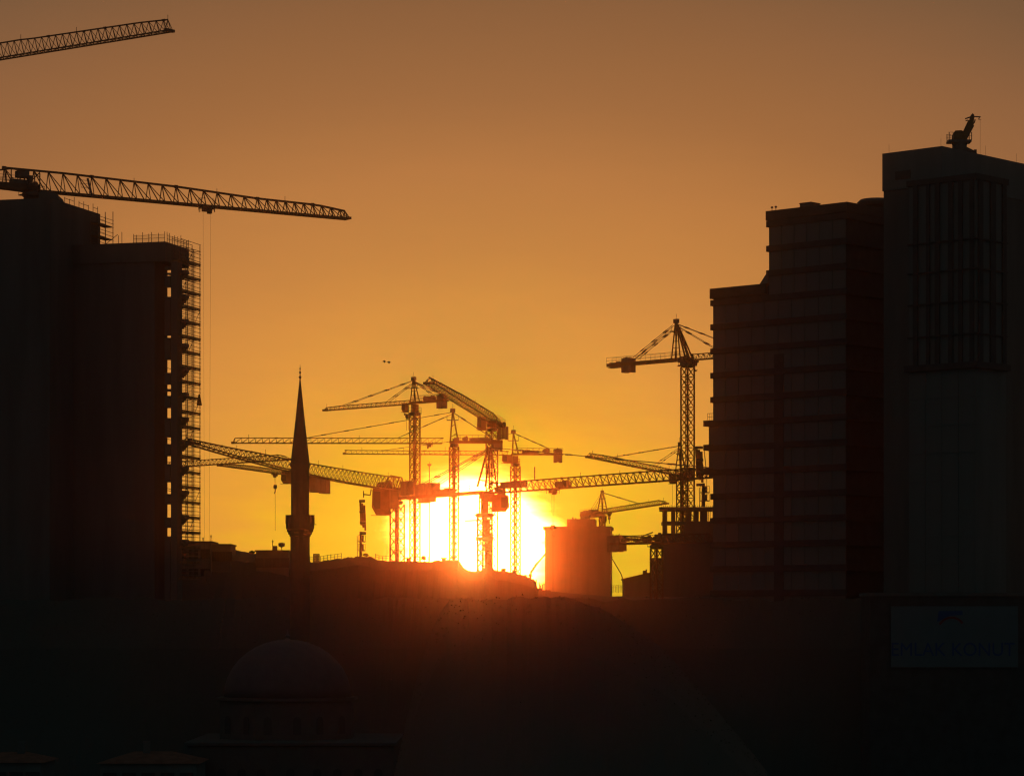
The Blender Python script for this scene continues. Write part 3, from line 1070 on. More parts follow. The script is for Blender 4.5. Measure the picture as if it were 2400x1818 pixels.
PAN_ME = []
for mm_ in (RENDER, PANEL):
    q_ = MB()
    q_.hexa([(-.5, -0.11, 0), (.5, -0.11, 0), (.5, 0, 0), (-.5, 0, 0), (-.5, -0.11, 1), (.5, -0.11, 1), (.5, 0, 1), (-.5, 0, 1)])
    PAN_ME.append(q_.mesh("facade_panel", mm_))
nwin = 0
while z > 6:
    low = z < zL - 0.5
    u_to = uW if low else uE
    m = MB()
    A.box(m, -0.3, u_to + 0.3, -0.3, 13.3, z, z + bt)
    m.build("floor_band", CONC_D, ab)
    # facade panels hang below each band, with open joints between them
    npan = max(1, round(u_to / 2.1))
    pw = u_to / npan
    for q_ in range(npan):
        o_ = put("facade_panel", PAN_ME[0 if rnd() < 0.7 else 1], ab, A.P((q_ + 0.5) * pw, -0.003, z - fl + bt + 0.03), A.rz, (pw - 0.07, 1, fl - bt - 0.06))
    z -= fl
    k += 1
m = MB()
A.box(m, -0.34, uE + 0.34, -0.34, 13.35, zH - 0.9, zH + 0.35)
m.build("parapet", CONC_D, ab)
m = MB()
A.box(m, uE + 0.35, uW + 0.36, -0.35, 13.32, zL - 1.0, zL + 0.35)
m.build("parapet", CONC_D, ab)
# splayed foot where the high part meets the low roof
m = MB()
za = zL + 0.35
m.prism([A.P(uE + 0.01, -0.3, za), A.P(uE + 1.35, -0.3, za), A.P(uE + 0.01, -0.3, za + 1.6)], A.ev * 6)
m.build("splayed_wall", RENDER, ab)
m = MB()
A.box(m, A.u_at(1900), A.u_at(1874), 0.05, 2, zH + 0.35, A.z_at(477, A.u_at(1887)))
m.build("stair_head", CONC, ab)
m = MB()
A.box(m, A.u_at(1901), A.u_at(1873), 0, 2.1, A.z_at(477, A.u_at(1887)), A.z_at(474.5, A.u_at(1887)))
m.build("stair_head_roof", CONC_D, ab)
m = MB()
for px in (1804, 1813):
    p = A.P(A.u_at(px), 0.5, zH + 0.35)
    m.bar(p, p + Vector((0, 0, 0.45)), 0.07)
    m.lathe(p + Vector((0, 0, 0.4)), [(0.04, 0), (0.17, 0.08), (0.17, 0.2), (0.04, 0.3)], 10)
m.build("roof_vent", STEEL, ab)
# vertical shaft on the facade
m = MB()
A.box(m, A.u_at(1838), A.u_at(1816), -0.2, 0, 4, zL - 9)
m.build("service_shaft", CONC_D, ab)
# west balcony stack
ub = A.u_at(1652)
z0, z1 = A.z_at(1118, uW), A.z_at(984, uW)
m = MB()
A.box(m, uW, ub - 0.35, 0.4, 8, z0, z1)
m.build("balcony_wall", RENDER, ab)
z = z1 - bt
while z > z0 - 1:
    m = MB()
    A.box(m, uW - 0.5, ub + 0.35, 0.1, 8.2, z, z + bt)
    m.build("balcony_slab", CONC_D, ab)
    z -= fl
m = MB()
for k in range(5):
    p = A.P(uW + (ub - uW) * k / 4, 0.6, z1)
    m.bar(p, p + Vector((0, 0, 0.95)), 0.05)
for dz in (0.5, 0.95):
    m.bar(A.P(uW, 0.6, z1 + dz), A.P(ub, 0.6, z1 + dz), 0.05)
m.build("balcony_rail", STEEL, ab)
# round canopy on the roof behind, against the tower
m = MB()
pc = at(2052, 485, 384)
m.lathe(pc, [(1.6, 0.0), (2.3, 0.12), (2.45, 0.55), (2.0, 0.95), (1.2, 1.05)], 20)
m.build("roof_canopy", LEAD, ab)
m = MB()
m.box(pc - Vector((0, 0, 1.0)), (2.2, 2.0, 2.2))
m.build("canopy_base", CONC, ab)

T = Frame(2207, 350, PHI)
uT = T.u_at(2071)
zT = T.z_at(343)
tw = thing("high_rise_tower", "tallest tower, vertical glazing strips down its face and a stubby crane on its roof", "building", T.P(uT / 2, 4, 0), None)
vT = 26
m = MB()
T.box(m, 0, uT, 0, vT, -0.5, zT - 4.6)
m.build("wall", CONC, tw)
m = MB()
T.box(m, -0.15, uT + 0.1, -0.15, vT, zT - 4.6, zT)
m.build("crown_wall", PANEL, tw)
m = MB()
T.box(m, uT * 0.52, uT * 0.78, -0.25, -0.15, zT - 3.4, zT - 2.4)
m.build("crown_louvre", CONC_D, tw)
Bf = Frame(2287, 343, PHI)
uB, vB = Bf.u_at(2131), Bf.v_at(2358)
zB = Bf.z_at(420)
m = MB()
Bf.box(m, 0, uB, 0, vB, -0.5, zB)
m.build("bay_wall", PANEL, tw)
m = MB()
Bf.box(m, -0.25, uB + 0.25, -0.25, vB + 0.25, zB, zB + 0.7)
m.build("bay_cornice", CONC_D, tw)
zl = Bf.z_at(862)
for f0, f1 in ((0.02, 0.08), (0.19, 0.25), (0.33, 0.40), (0.53, 0.60), (0.68, 0.73), (0.86, 0.93)):
    m = MB()
    Bf.box(m, uB * f0, uB * f1, -0.22, -0.003, zl + 0.8, zB)
    m.build("glazing_strip", CONC_D, tw)
for f0, f1 in ((0.06, 0.2), (0.45, 0.62), (0.85, 0.97)):
    m = MB()
    Bf.box(m, -0.22, -0.003, vB * f0, vB * f1, zl + 0.8, zB)
    m.build("glazing_strip", CONC_D, tw)
for py in (560, 630, 705, 782):
    zz = Bf.z_at(py)
    m = MB()
    Bf.box(m, -0.3, uB + 0.1, -0.3, vB, zz, zz + 0.16)
    m.build("string_course", CONC_D, tw)
m = MB()
Bf.box(m, -0.55, uB + 0.4, -0.55, vB + 0.2, zl, zl + 0.75)
m.build("terrace_ledge", CONC_D, tw)
z = zl - 3.3
while z > 20:
    for q_ in range(4):
        put("facade_panel", PAN_ME[1], tw, Bf.P((q_ + 0.5) * uB / 4, -0.003, z), Bf.rz, (uB / 4 - 0.06, 0.6, 3.24))
    z -= 3.3
m = MB()
for u_, v_, h in ((uT * 0.93, 0.3, 0.9), (0.3, 0.3, 0.8), (0.2, 10, 1.0), (0.2, 17, 0.9)):
    p = T.P(u_, v_, zT)
    m.bar(p, p + Vector((0, 0, h * 1.3)), 0.025)
m.build("lightning_rod", STEEL, tw)

# crane on the tower roof
D = 357
rc = thing("roof_crane", "stubby slewing crane with raised boom on the roof edge of the tallest tower", "crane", at(2249, 352, D), None)
q = lambda X_, Y_: at(2180 + X_ / 9.86, 250 + Y_ / 9.86, D)
p0, p1 = q(670, 1060), q(670, 850)
MB().lathe(q(680, 1020), [(0.98, -0.6), (0.92, 0.0), (0.9, 0.6), (0.98, 0.9), (0.98, 1.0)], 14).build("pedestal", GREY, rc)
m = MB()
pts = [q(515, 840), q(820, 840), q(850, 690), q(760, 600), q(690, 575), q(560, 582), q(530, 640)]
m.prism([p + Vector((0, -0.9, 0)) for p in pts], (0, 1.8, 0))
m.build("slewing_body", YEL, rc)
m = MB()
m.box(q(665, 815) + Vector((0, 0, 0)), (2.85, 1.9, 0.27))
m.build("platform", STEEL, rc)
m = MB()
for x0, x1 in ((400, 515), (830, 945)):
    for dy in (-0.9, 0.9):
        for yy in (620, 700):
            m.bar(q(x0, yy) + Vector((0, dy, 0)), q(x1, yy) + Vector((0, dy, 0)), 0.035)
        for xx in (x0 + 15, x1 - 15):
            m.bar(q(xx, 800) + Vector((0, dy, 0)), q(xx, 620) + Vector((0, dy, 0)), 0.09 if xx in (415, 930) else 0.03)
m.build("platform_rail", STEEL, rc)
m = MB()
m.bar(q(815, 640), q(950, 350), 0.62, 0.8)
m.bar(q(950, 370), q(970, 240), 0.5, 0.6)
m.build("boom", YEL, rc)
m = MB()
m.bar(q(880, 690) + Vector((0, 0.5, 0)), q(1020, 420) + Vector((0, 0.5, 0)), 0.16)
m.build("luffing_ram", STEEL, rc)
m = MB()
for a, b, th in (((810, 285), (950, 235), 0.15), ((950, 230), (1165, 240), 0.13), ((1140, 245), (1120, 300), 0.1), ((1120, 300), (1180, 298), 0.05), ((960, 240), (985, 165), 0.16),
                 ((820, 330), (880, 315), 0.12), ((1040, 300), (1020, 380), 0.14)):
    m.bar(q(*a), q(*b), th)
m.tube(q(975, 215) - Vector((0, 0.3, 0)), q(975, 215) + Vector((0, 0.3, 0)), 0.2, None, 10)
m.build("boom_head", STEEL, rc)
MB().bar(q(1158, 300), q(1158, 1100), 0.02).build("hoist_rope", ROPE, rc)
m = MB()
m.prism([q(840, 940) + Vector((0, -0.3, 0)), q(830, 1040) + Vector((0, -0.3, 0)), q(1010, 1060) + Vector((0, -0.3, 0)), q(1010, 1025) + Vector((0, -0.3, 0))], (0, 0.6, 0))
m.box(q(1040, 1060), (0.33, 0.5, 0.65))
m.build("outrigger", GREY, rc)

# podium with the site banner
D = 330
pd = thing("podium_building", "low dark podium at the foot of the towers that carries the white banner", "building", at(2240, HY, D) - Vector((0, 0, CZ)), None)
x0, x1 = (2040 - 1200) / F * D, (2600 - 1200) / F * D
m = MB()
m.hexa([(x0, D, -0.3), (x1, D, -0.3), (x1, D + 9, -0.3), (x0, D + 9, -0.3), (x0, D, 24.6), (x1, D, 24.6), (x1, D + 9, 24.6), (x0, D + 9, 24.6)])
m.build("wall", CONC_D, pd)
m = MB()
m.hexa([(x0 - .2, D - .2, 24.6), (x1, D - .2, 24.6), (x1, D + 9.2, 24.6), (x0 - .2, D + 9.2, 24.6), (x0 - .2, D - .2, 25.0), (x1, D - .2, 25.0), (x1, D + 9.2, 25.0), (x0 - .2, D + 9.2, 25.0)])
m.build("coping", CONC, pd)
D = 329.8
bn = thing("site_banner", "large white banner with blue lettering and a red arched emblem on the podium wall", "banner", at(2237, 1563, D), None)
a, b = at(2088, 1563, D), at(2386, 1420, D)
m = MB()
m.hexa([(a.x, D - 0.05, a.z), (b.x, D - 0.05, a.z), (b.x, D + 0.03, a.z), (a.x, D + 0.03, a.z), (a.x, D - 0.05, b.z), (b.x, D - 0.05, b.z), (b.x, D + 0.03, b.z), (a.x, D + 0.03, b.z)])
m.build("sheet", BANNER, bn)
cu = bpy.data.curves.new("lettering", 'FONT')
cu.body = "EMLAK KONUT"
cu.align_x = 'CENTER'
cu.size = 1.0
cu.extrude = 0.01
cu.offset = 0.0
tmp = bpy.data.objects.new("lettering", cu)
COL.objects.link(tmp)
bpy.context.view_layer.update()
me = bpy.data.meshes.new_from_object(tmp.evaluated_get(bpy.context.evaluated_depsgraph_get()))
COL.objects.unlink(tmp)
bpy.data.objects.remove(tmp)
xsv = [v.co.x for v in me.vertices]
ysv = [v.co.y for v in me.vertices]
tw_, th_ = wid(2378 - 2090, D), wid(31, D)
sx, sy = tw_ / (max(xsv) - min(xsv)), th_ / (max(ysv) - min(ysv))
xm = (max(xsv) + min(xsv)) / 2
ym = min(ysv)
for v in me.vertices:
    v.co = Vector(((v.co.x - xm) * sx, -v.co.z, (v.co.y - ym) * sy))
me.materials.clear()
me.materials.append(BLUE)
o = bpy.data.objects.new("lettering", me)
COL.objects.link(o)
o.parent = bn
o.location = at(2234, 1536, D - 0.07) - Vector(bn['_w'])


def arc(cx, cy, r0, r1, a0, a1, name, m_, n=14):
    mb = MB()
    for i in range(n):
        t0, t1 = math.radians(a0 + (a1 - a0) * i / n), math.radians(a0 + (a1 - a0) * (i + 1) / n)
        ps = [at(cx + rr_ * math.cos(t_), cy - rr_ * math.sin(t_), D - 0.065) for rr_, t_ in ((r0, t0), (r1, t0), (r1, t1), (r0, t1))]
        mb.prism(ps, (0, -0.012, 0))
    return mb.build(name, m_, bn)


arc(2230, 1478, 29, 34, 35, 150, "emblem_arc", REDP)
mb = MB()
mb.prism([at(px, py, D - 0.065) for px, py in ((2196, 1457), (2200, 1431), (2256, 1431), (2256, 1440), (2226, 1442))], (0, -0.012, 0))
mb.build("emblem_roof", BLUE, bn)

# ---------------------------------------------------------------- scaffolded tower on the west side
LP = 16
H1 = Frame(116.6, 385, LP)
lt = thing("scaffolded_tower", "dark unfinished tower with a stepped roof and scaffolding on its east side", "building", H1.P(6, 6, 0), None)
vR = H1.v_at(235)
z1 = H1.z_at(463.5)
m = MB()
H1.box(m, 0, 26, 0, vR, -0.5, z1)
m.build("wall", CONC, lt)
W = Frame(387, 388, LP)
zW = W.z_at(566)
vW = W.v_at(443)
vb = W.v_at(427)
zP = zW - 2.6
m = MB()
W.box(m, 0, 13.5, 0, vW, zP, zW)
m.build("crown_wall", CONC, lt)
# main mass: its east side stays behind column 392.6, leaving a slit of daylight before the corner pier
uM = W.u_at(360)
Wm = W.v_at(392.6, uM)
m = MB()
W.box(m, uM, 13.5, 0.3, Wm, -0.5, zP)
m.build("wing_wall", CONC, lt)
uP0, uP1 = W.u_at(408), W.u_at(400.5)
vp = W.v_at(427, uP0)
m = MB()
W.box(m, uP0, W.u_at(400.5, 1.0), 1.0, vp, -0.5, zP)
m.build("corner_pier", CONC, lt)
opens = [(615, 624), (631, 639), (642, 646), (672, 695), (785, 791), (842, 873), (900, 911), (916, 927), (955, 979), (1024, 1040), (1068, 1087), (1129, 1157), (1181, 1212), (1236, 1256)]
zs = [zP]
for a, b in opens:
    Dd = 389
    zs += [CZ + (HY - a) / F * Dd, CZ + (HY - b) / F * Dd]
zs.append(5.0)
for k in range(0, len(zs), 2):
    m = MB()
    za, zb_ = zs[k], zs[k + 1]
    if za - zb_ < 0.02:
        continue
    W.box(m, W.u_at(402.5, 1.7), W.u_at(389, 1.7), 1.2, 2.2, zb_, za)
    m.build("infill_wall", CONC, lt)
for k in range(6):
    a, b = random.choice(opens)
    z_ = CZ + (HY - (a + (b - a) * rnd())) / F * 389
    m = MB()
    m.bar(W.P(W.u_at(402, 1.6), 1.6, z_), W.P(W.u_at(390, 1.6), 1.6, z_ + 0.2), 0.07)
    m.build("ledger", STEEL, lt)
# stubs of balcony slabs on the pier
z_ = zP - 1.0
k = 0
while z_ > 32:
    if k % 1 == 0:
        m = MB()
        va, vbb = vp - 0.4, vp + 0.6
        W.box(m, uP0 - 0.75, uP1, va - 0.4, vbb, z_ - 0.5, z_)
        m.prism([W.P(uP0 - 0.75, va, z_ - 0.5), W.P(uP0, va, z_ - 1.3), W.P(uP0, va, z_ - 0.5)], W.ev * 0.8)
        m.build("balcony_slab", CONC, lt)
    z_ -= 2.03 * 1.62
    k += 1
m = MB()
cxp = lambda zx, zy, dd: at(zx / 2.572, zy / 2.572, dd)
ps = [cxp(235, 1225, 390), cxp(235, 1160, 390), cxp(260, 1148, 390), cxp(325, 1160, 390), cxp(345, 1172, 390), cxp(372, 1235, 390)]
m.prism(ps, (0, 5, 0))
m.build("roof_bulkhead", CONC, lt)

# --- scaffolding on the wing
sc = thing("scaffolding", "tall tube scaffolding with planked lifts and netting on the east face of the dark tower", "scaffolding", W.P(-1, 6, 0), None)
rows = [2.0, 4.2, 6.4, 8.6]
outs = [-0.35, -1.5]
lift = 2.03
ztop = W.z_at(572)
nl = 22
zbase = ztop - nl * lift
for v_ in rows:
    for u_ in outs:
        extra = 1.6 + (0.4 if v_ == rows[-1] else -0.6)
        MB().bar(W.P(u_, v_, zbase), W.P(u_, v_, ztop + extra - 1.2), 0.1).build("standard", STEEL, sc)
ln = rows[-1] - rows[0] + 0.5
led = MB().bar((0, 0, 0), (ln, 0, 0), 0.06).mesh("ledger", STEEL)
trn = MB().bar((0, 0, 0), (1.25, 0, 0), 0.06).mesh("transom", STEEL)
plk = MB()
for j in range(4):
    plk.box((ln / 2, -0.42 + j * 0.28, 0.03 * (j % 2)), (ln, 0.25, 0.07))
plk.box((ln / 2, -0.58, 0.14), (ln, 0.04, 0.2))
plk.box((ln * 0.1, 0.1, -0.14), (ln * 0.28, 0.9, 0.16))
plk = plk.mesh("plank", WOOD)
br_ = MB().bar((0, 0, 0), (rows[1] - rows[0], 0, lift), 0.05).mesh("brace", STEEL)
netm = MB()
netm.add([(0, 0, 0), (ln * 0.52, 0, 0), (ln * 0.52, 0, lift * 0.93), (0, 0, lift * 0.93)], [(0, 1, 2, 3)])
netm = netm.mesh("debris_net", NET)
ra_ = math.atan2(W.ev.y, W.ev.x)
rb_ = math.atan2(-W.eu.y, -W.eu.x)
for k in range(nl + 1):
    z_ = zbase + k * lift
    for u_ in outs:
        for dz in ((0.0, 0.55, 1.05, 1.6) if k < nl else (0.0, 0.9)):
            put("ledger", led, sc, W.P(u_, rows[0] - 0.25, z_ + dz), ra_)
    for v_ in rows:
        put("transom", trn, sc, W.P(-0.3, v_, z_ - 0.05), rb_)
    if k < nl:
        o = put("plank", plk, sc, W.P(-0.95 + 0.06 * rnd(), rows[0] - 0.25, z_ + 0.1), ra_)
        if rnd() < 0.85:
            put("debris_net", netm, sc, W.P(-1.56, rows[0] + 1.2, z_ + 0.05), ra_)
        if k % 2:
            put("brace", br_, sc, W.P(-1.53, rows[k // 2 % 3], z_), ra_)

m = MB()
pt_ = at(467, 936, W.P(-1.6, 8.6, 0).y)
m.hexa([pt_ + Vector(v) for v in ((-.35, -.3, -0.8), (.35, -.3, -0.8), (.35, .3, -0.8), (-.35, .3, -0.8), (-.1, -.1, .7), (.1, -.1, .7), (.1, .1, .7), (-.1, .1, .7))])
m.build("rolled_tarpaulin", LEAF, sc)

# --- scaffolding on the high part
s2 = thing("scaffolding", "short scaffolding rising above the lower roof against the high part of the dark tower", "scaffolding", H1.P(-1, vR, zW), None)
r2s = [vR - 4.0, vR - 1.6, vR + 0.9]
for v_ in r2s:
    for u_ in outs:
        MB().bar(H1.P(u_, v_, zW - 1), H1.P(u_, v_, z1 - 0.6 + (1.0 if v_ > vR else 0)), 0.09).build("standard", STEEL, s2)
for k in range(3):
    z_ = zW + 0.1 + k * 1.75
    for dz in (0, 0.5, 1.0):
        for u_ in outs:
            MB().bar(H1.P(u_, r2s[0], z_ + dz), H1.P(u_, r2s[-1] + 0.2, z_ + dz), 0.05).build("ledger", STEEL, s2)
    m = MB()
    m.hexa([H1.P(-0.4, r2s[0], z_), H1.P(-1.4, r2s[0], z_), H1.P(-1.4, r2s[-1], z_), H1.P(-0.4, r2s[-1], z_),
            H1.P(-0.4, r2s[0], z_ + 0.14), H1.P(-1.4, r2s[0], z_ + 0.14), H1.P(-1.4, r2s[-1], z_ + 0.14), H1.P(-0.4, r2s[-1], z_ + 0.14)])
    m.build("plank", WOOD, s2)

# --- guard rails on the roofs
ra2 = thing("roof_guardrail", "netted guard rail of posts round the lower roof of the dark tower", "railing", W.P(0, 0, zW), None)
post = MB().bar((0, 0, -0.1), (0, 0, 1.35), 0.07).mesh("post", STEEL)
pu = [6.8, 6.3, 4.6, 4.2, 3.3, 2.4, 2.0, 1.0, 0.1]
for u_ in pu:
    put("post", post, ra2, W.P(u_, 0.1, zW), 0.0, (1, 1, 0.75 + 0.4 * rnd()))
pv = [0.8, 1.6, 2.6, 3.4, 4.5, 5.6, 6.6, 7.6, 8.3]
for v_ in pv:
    put("post", post, ra2, W.P(0.05, v_, zW), 0.0, (1, 1, 0.7 + 0.45 * rnd()))
for dz in (0.55, 1.0):
    for a, b in zip(pu[2:], pu[3:]):
        MB().bar(W.P(a, 0.1, zW + dz - 0.1 * rnd()), W.P(b, 0.1, zW + dz - 0.1 * rnd()), 0.04).build("rail", STEEL, ra2)
    for a, b in zip(pv, pv[1:]):
        MB().bar(W.P(0.05, a, zW + dz - 0.1 * rnd()), W.P(0.05, b, zW + dz - 0.1 * rnd()), 0.04).build("rail", STEEL, ra2)
MB().bar(W.P(8.6, 0.1, zW), W.P(6.9, 0.1, zW + 1.2), 0.06).build("rail", STEEL, ra2)
m = MB()
for a, b in zip(pu[2:], pu[3:]):
    m.add([W.P(a, 0.12, zW), W.P(b, 0.12, zW), W.P(b, 0.12, zW + 0.95 - 0.2 * rnd()), W.P(a, 0.12, zW + 0.95)], [(0, 1, 2, 3)])
for a, b in zip(pv, pv[1:]):
    m.add([W.P(0.02, a, zW), W.P(0.02, b, zW), W.P(0.02, b, zW + 0.95 - 0.2 * rnd()), W.P(0.02, a, zW + 0.95)], [(0, 1, 2, 3)])
m.build("net", NET, ra2)
ra3 = thing("roof_guardrail", "short guard rail with leaning posts along the high roof edge of the dark tower", "railing", H1.P(0, vR * 0.5, z1), None)
for k in range(8):
    v_ = vR * (0.3 + 0.66 * k / 7)
    put("post", post, ra3, H1.P(0.1, v_, z1), 0.0, (1, 1, 0.5 + 0.4 * rnd()))
for a in range(7):
    v0, v1 = vR * (0.3 + 0.66 * a / 7), vR * (0.3 + 0.66 * (a + 1) / 7)
    if a % 3 != 2:
        MB().bar(H1.P(0.1, v0, z1 + 0.65), H1.P(0.1, v1, z1 + 0.6), 0.05).build("rail", STEEL, ra3)

# --- the two big jibs on the west side
c = Crane("big flat-top crane standing on the dark tower's roof, long jib stretching east across the sky", 392, 74, 447, (813, 513), RED, base=z1 - 1.0)
c.mast(36, 462, 0.3, 0.2, 0.1, 1).turn(30, 462, 449, 1.2)
c.jib([(0, 2.75), (0.1, 2.75), (0.45, 2.35), (0.7, 1.75), (0.9, 1.6), (1, 1.05)], [(0, 2.15), (0.66, 2.15), (0.7, 1.5), (1, 1.5)], 1.6, 0.21, 0.095, start=-4.0, per=6)
c.counter(-70, 0.7, 1.8).block("counterweight", -68, -40, 432, 482, 2.0, None, 3)
m = MB()
qz = lambda X_, Y_, d=390.5: at(X_ / 2.572, Y_ / 2.572, d)
for a, b, th in (((0, 1025), (70, 1016), .2), ((70, 1016), (150, 1032), .22), ((35, 1030), (40, 1130), .14), ((68, 1020), (66, 1130), .14), ((0, 1135), (150, 1155), .3), ((240, 1040), (160, 1120), .12),
                 ((205, 1040), (215, 1150), .14), ((240, 1045), (240, 1150), .14), ((0, 1080), (60, 1085), .07), ((0, 1110), (60, 1112), .07)):
    for dd in (390.0, 391.6):
        m.bar(qz(*a, dd), qz(*b, dd), th)
m.build("tower_head_frame", RED, c.root)
c.block("winch", 40, 64, 401, 416, 1.4, GREY).block("machinery_house", 27, 60, 422, 440, 1.6, GREY).block("control_cabinet", 66, 74, 412, 436, 0.8, GREY).house("slewing_gear", 62, 90, 427, 456, 1.8, GREY)
m = MB()
for a, b, th in (((485, 1085), (540, 1090), .05), ((485, 1085), (490, 1130), .05), ((490, 1130), (545, 1130), .07), ((528, 1075), (555, 1185), .28), ((485, 1108), (540, 1110), .04)):
    m.bar(qz(*a, 395), qz(*b, 395), th)
m.build("maintenance_basket", STEEL, c.root)
c.trolley(485, 488, 1345, 34, rope=0.022, spread=0.6)
m = MB()
pp = c.pt(484, 480)
for dx_ in (-1.0, 1.0):
    for dd in (-0.8, 0.8):
        m.bar(pp + Vector((dx_, dd, -0.9)), pp + Vector((dx_, dd, 0.8)), 0.07)
m.bar(pp + Vector((-1, -0.8, 0.8)), pp + Vector((0.0, -0.8, 0.8)), 0.07)
m.box(pp + Vector((0.2, 0, -0.35)), (1.6, 1.2, 0.5))
m.build("trolley_frame", GREY, c.root)

c = Crane("upper crane with only its lattice jib reaching into the high corner of the sky", 412, -260, 181, (398, 73), RED)
c.mast(36, 200, 0.4, 0.2, 0.1, 6).turn(26, 200, 183, 1.2)
c.jib([(0, 2.2), (0.5, 2.15), (0.52, 2.05), (0.9, 1.75), (1, 1.5)], 1.33, 1.3, 0.13, 0.06, per=8)
c.counter(-520, 0.5, 1.5).block("counterweight", -518, -490, 200, 250, 1.6, None, 3).cab(-238, -215, 190, 220, 1.6, face=1)

# ---------------------------------------------------------------- mosque
D = 340
mi = thing("minaret", "stone minaret with a tall pointed lead cap and one balcony, dark against the glow", "minaret", at(703, HY, D) - Vector((0, 0, CZ)), None)
s = D / F
cc = Vector(((703.3 - 1200) * s, D, 0))
zz = lambda y_: CZ + (HY - y_) * s
rp = lambda p_: p_ * s
MB().lathe(cc, [(rp(26), -0.3), (rp(26), 6), (rp(23.2), 8), (rp(22.6), zz(1258))], 16).build("lower_shaft", STONE, mi)
m = MB()
m.lathe(cc, [(rp(22.6), zz(1258)), (rp(25), zz(1256)), (rp(25), zz(1252.5)), (rp(28), zz(1252)), (rp(28), zz(1247)), (rp(31), zz(1246)), (rp(31), zz(1240)), (rp(33), zz(1239)), (rp(33.5), zz(1229))], 16)
m.build("balcony_corbel", STONE, mi)
m = MB()
m.lathe(cc, [(rp(33.6), zz(1229)), (rp(33.6), zz(1208)), (rp(34.2), zz(1208)), (rp(34.2), zz(1206.8)), (rp(21), zz(1206.6))], 16)
for k in range(16):
    a = 2 * math.pi * (k + 0.5) / 16
    p = cc + Vector((math.cos(a) * rp(33.4), math.sin(a) * rp(33.4), zz(1218)))
    m.box(p, (0.07, 0.22, 0.9), (math.cos(a), math.sin(a), 0))
m.build("balcony_parapet", STONE, mi)
m = MB()
m.lathe(cc, [(rp(21.3), zz(1207)), (rp(21.3), zz(1100)), (rp(22.4), zz(1098)), (rp(22.6), zz(1090)), (rp(23), zz(1088))], 16)
m.build("upper_shaft", STONE, mi)
MB().lathe(cc, [(rp(23.2), zz(1088)), (rp(22.4), zz(1086)), (rp(17.5), zz(1042)), (rp(9.6), zz(970)), (rp(5.6), zz(930)), (rp(1.7), zz(892))], 16).build("pointed_cap", LEAD, mi)
m = MB()
m.lathe(cc, [(rp(1.7), zz(892)), (rp(1.4), zz(888)), (rp(3.6), zz(884)), (rp(1.2), zz(880)), (rp(1.0), zz(876)), (rp(2.7), zz(873)), (rp(0.9), zz(869)), (rp(0.8), zz(866)), (rp(1.8), zz(864)), (rp(0.6), zz(861)), (rp(0.3), zz(854))], 10)
m.build("finial", STEEL, mi)
m = MB()
m.bar(cc + Vector((rp(34), -0.5, zz(1229))), cc + Vector((rp(39), -0.5, zz(1229))), 0.08)
m.box(cc + Vector((-rp(22), -0.2, zz(1088))), (0.25, 0.3, 0.3))
m.build("loudspeaker", STEEL, mi)
m = MB()
m.box(cc + Vector((0.3, -rp(21.4), zz(1180))), (0.55, 0.12, 1.5))
m.build("balcony_door", CONC_D, mi)

D = 322
ms = thing("mosque", "domed mosque hall with arched windows, barely visible in the dark below the minaret", "mosque", at(680, HY, D) - Vector((0, 0, CZ)), None)
s = D / F
zz = lambda y_: CZ + (HY - y_) * s
cc = Vector(((674 - 1200) * s, D, 0))
R_ = 150 * s
zd = zz(1632)
prof = [(R_ * math.cos(t_), zd + (zz(1498) - zd) * math.sin(t_)) for t_ in [math.radians(a) for a in (0, 10, 20, 30, 40, 50, 60, 70, 80, 88)]]
MB().lathe(cc, prof, 32).build("dome", LEAD, ms, True)
MB().lathe(cc, [(0.3, zz(1498)), (0.1, zz(1494)), (0.3, zz(1489)), (0.1, zz(1484)), (0.03, zz(1474))], 10).build("finial", STEEL, ms)
MB().lathe(cc, [(R_ * 1.1, zz(1735)), (R_ * 1.1, zd - 0.4), (R_ * 1.16, zd - 0.3), (R_ * 1.16, zd)], 8, math.pi / 8).build("drum", STONE, ms)
hw = (933 - 467) * s / 2
hc = Vector(((700 - 1200) * s, D, 0))
m = MB()
m.box(hc + Vector((0, 0, zz(1735) / 2 - 0.2)), (hw * 2, 24, zz(1735) + 0.2))
m.build("wall", STONE, ms)
m = MB()
m.box(hc + Vector((0, 0, zz(1735) + 0.17)), (hw * 2 + 0.6, 24.6, 0.34))
m.build("cornice", STONE, ms)


def arched(parent, c_, ux, w_, h_, nm="window"):
    ux = Vector(ux).normalized()
    uy = Vector((ux.y, -ux.x, 0))
    pts = [c_ - ux * w_ / 2, c_ + ux * w_ / 2]
    for k in range(7):
        a = math.pi * k / 6
        pts.append(c_ + ux * math.cos(a) * w_ / 2 + Vector((0, 0, h_ + math.sin(a) * w_ / 2)))
    return MB().prism([p + uy * 0.03 for p in pts], uy * 0.05).build(nm, GLASS, parent)


for k, px in enumerate((545, 590, 634, 700, 760, 806, 853, 898, 500)):
    arched(ms, Vector(((px - 1200) * s, D - 12.0, 3.2)), (1, 0, 0), 0.9, 2.4)
ap = R_ * 1.1 * math.cos(math.pi / 8)
for k in (-1, 0, 1):
    a = -math.pi / 2 + k * math.pi / 4
    dn = Vector((math.cos(a), math.sin(a), 0))
    tx = Vector((-dn.y, dn.x, 0))
    for j in (-1, 1):
        arched(ms, cc + dn * ap + tx * j * 1.6 + Vector((0, 0, zz(1715))), tx, 0.9, 1.5)


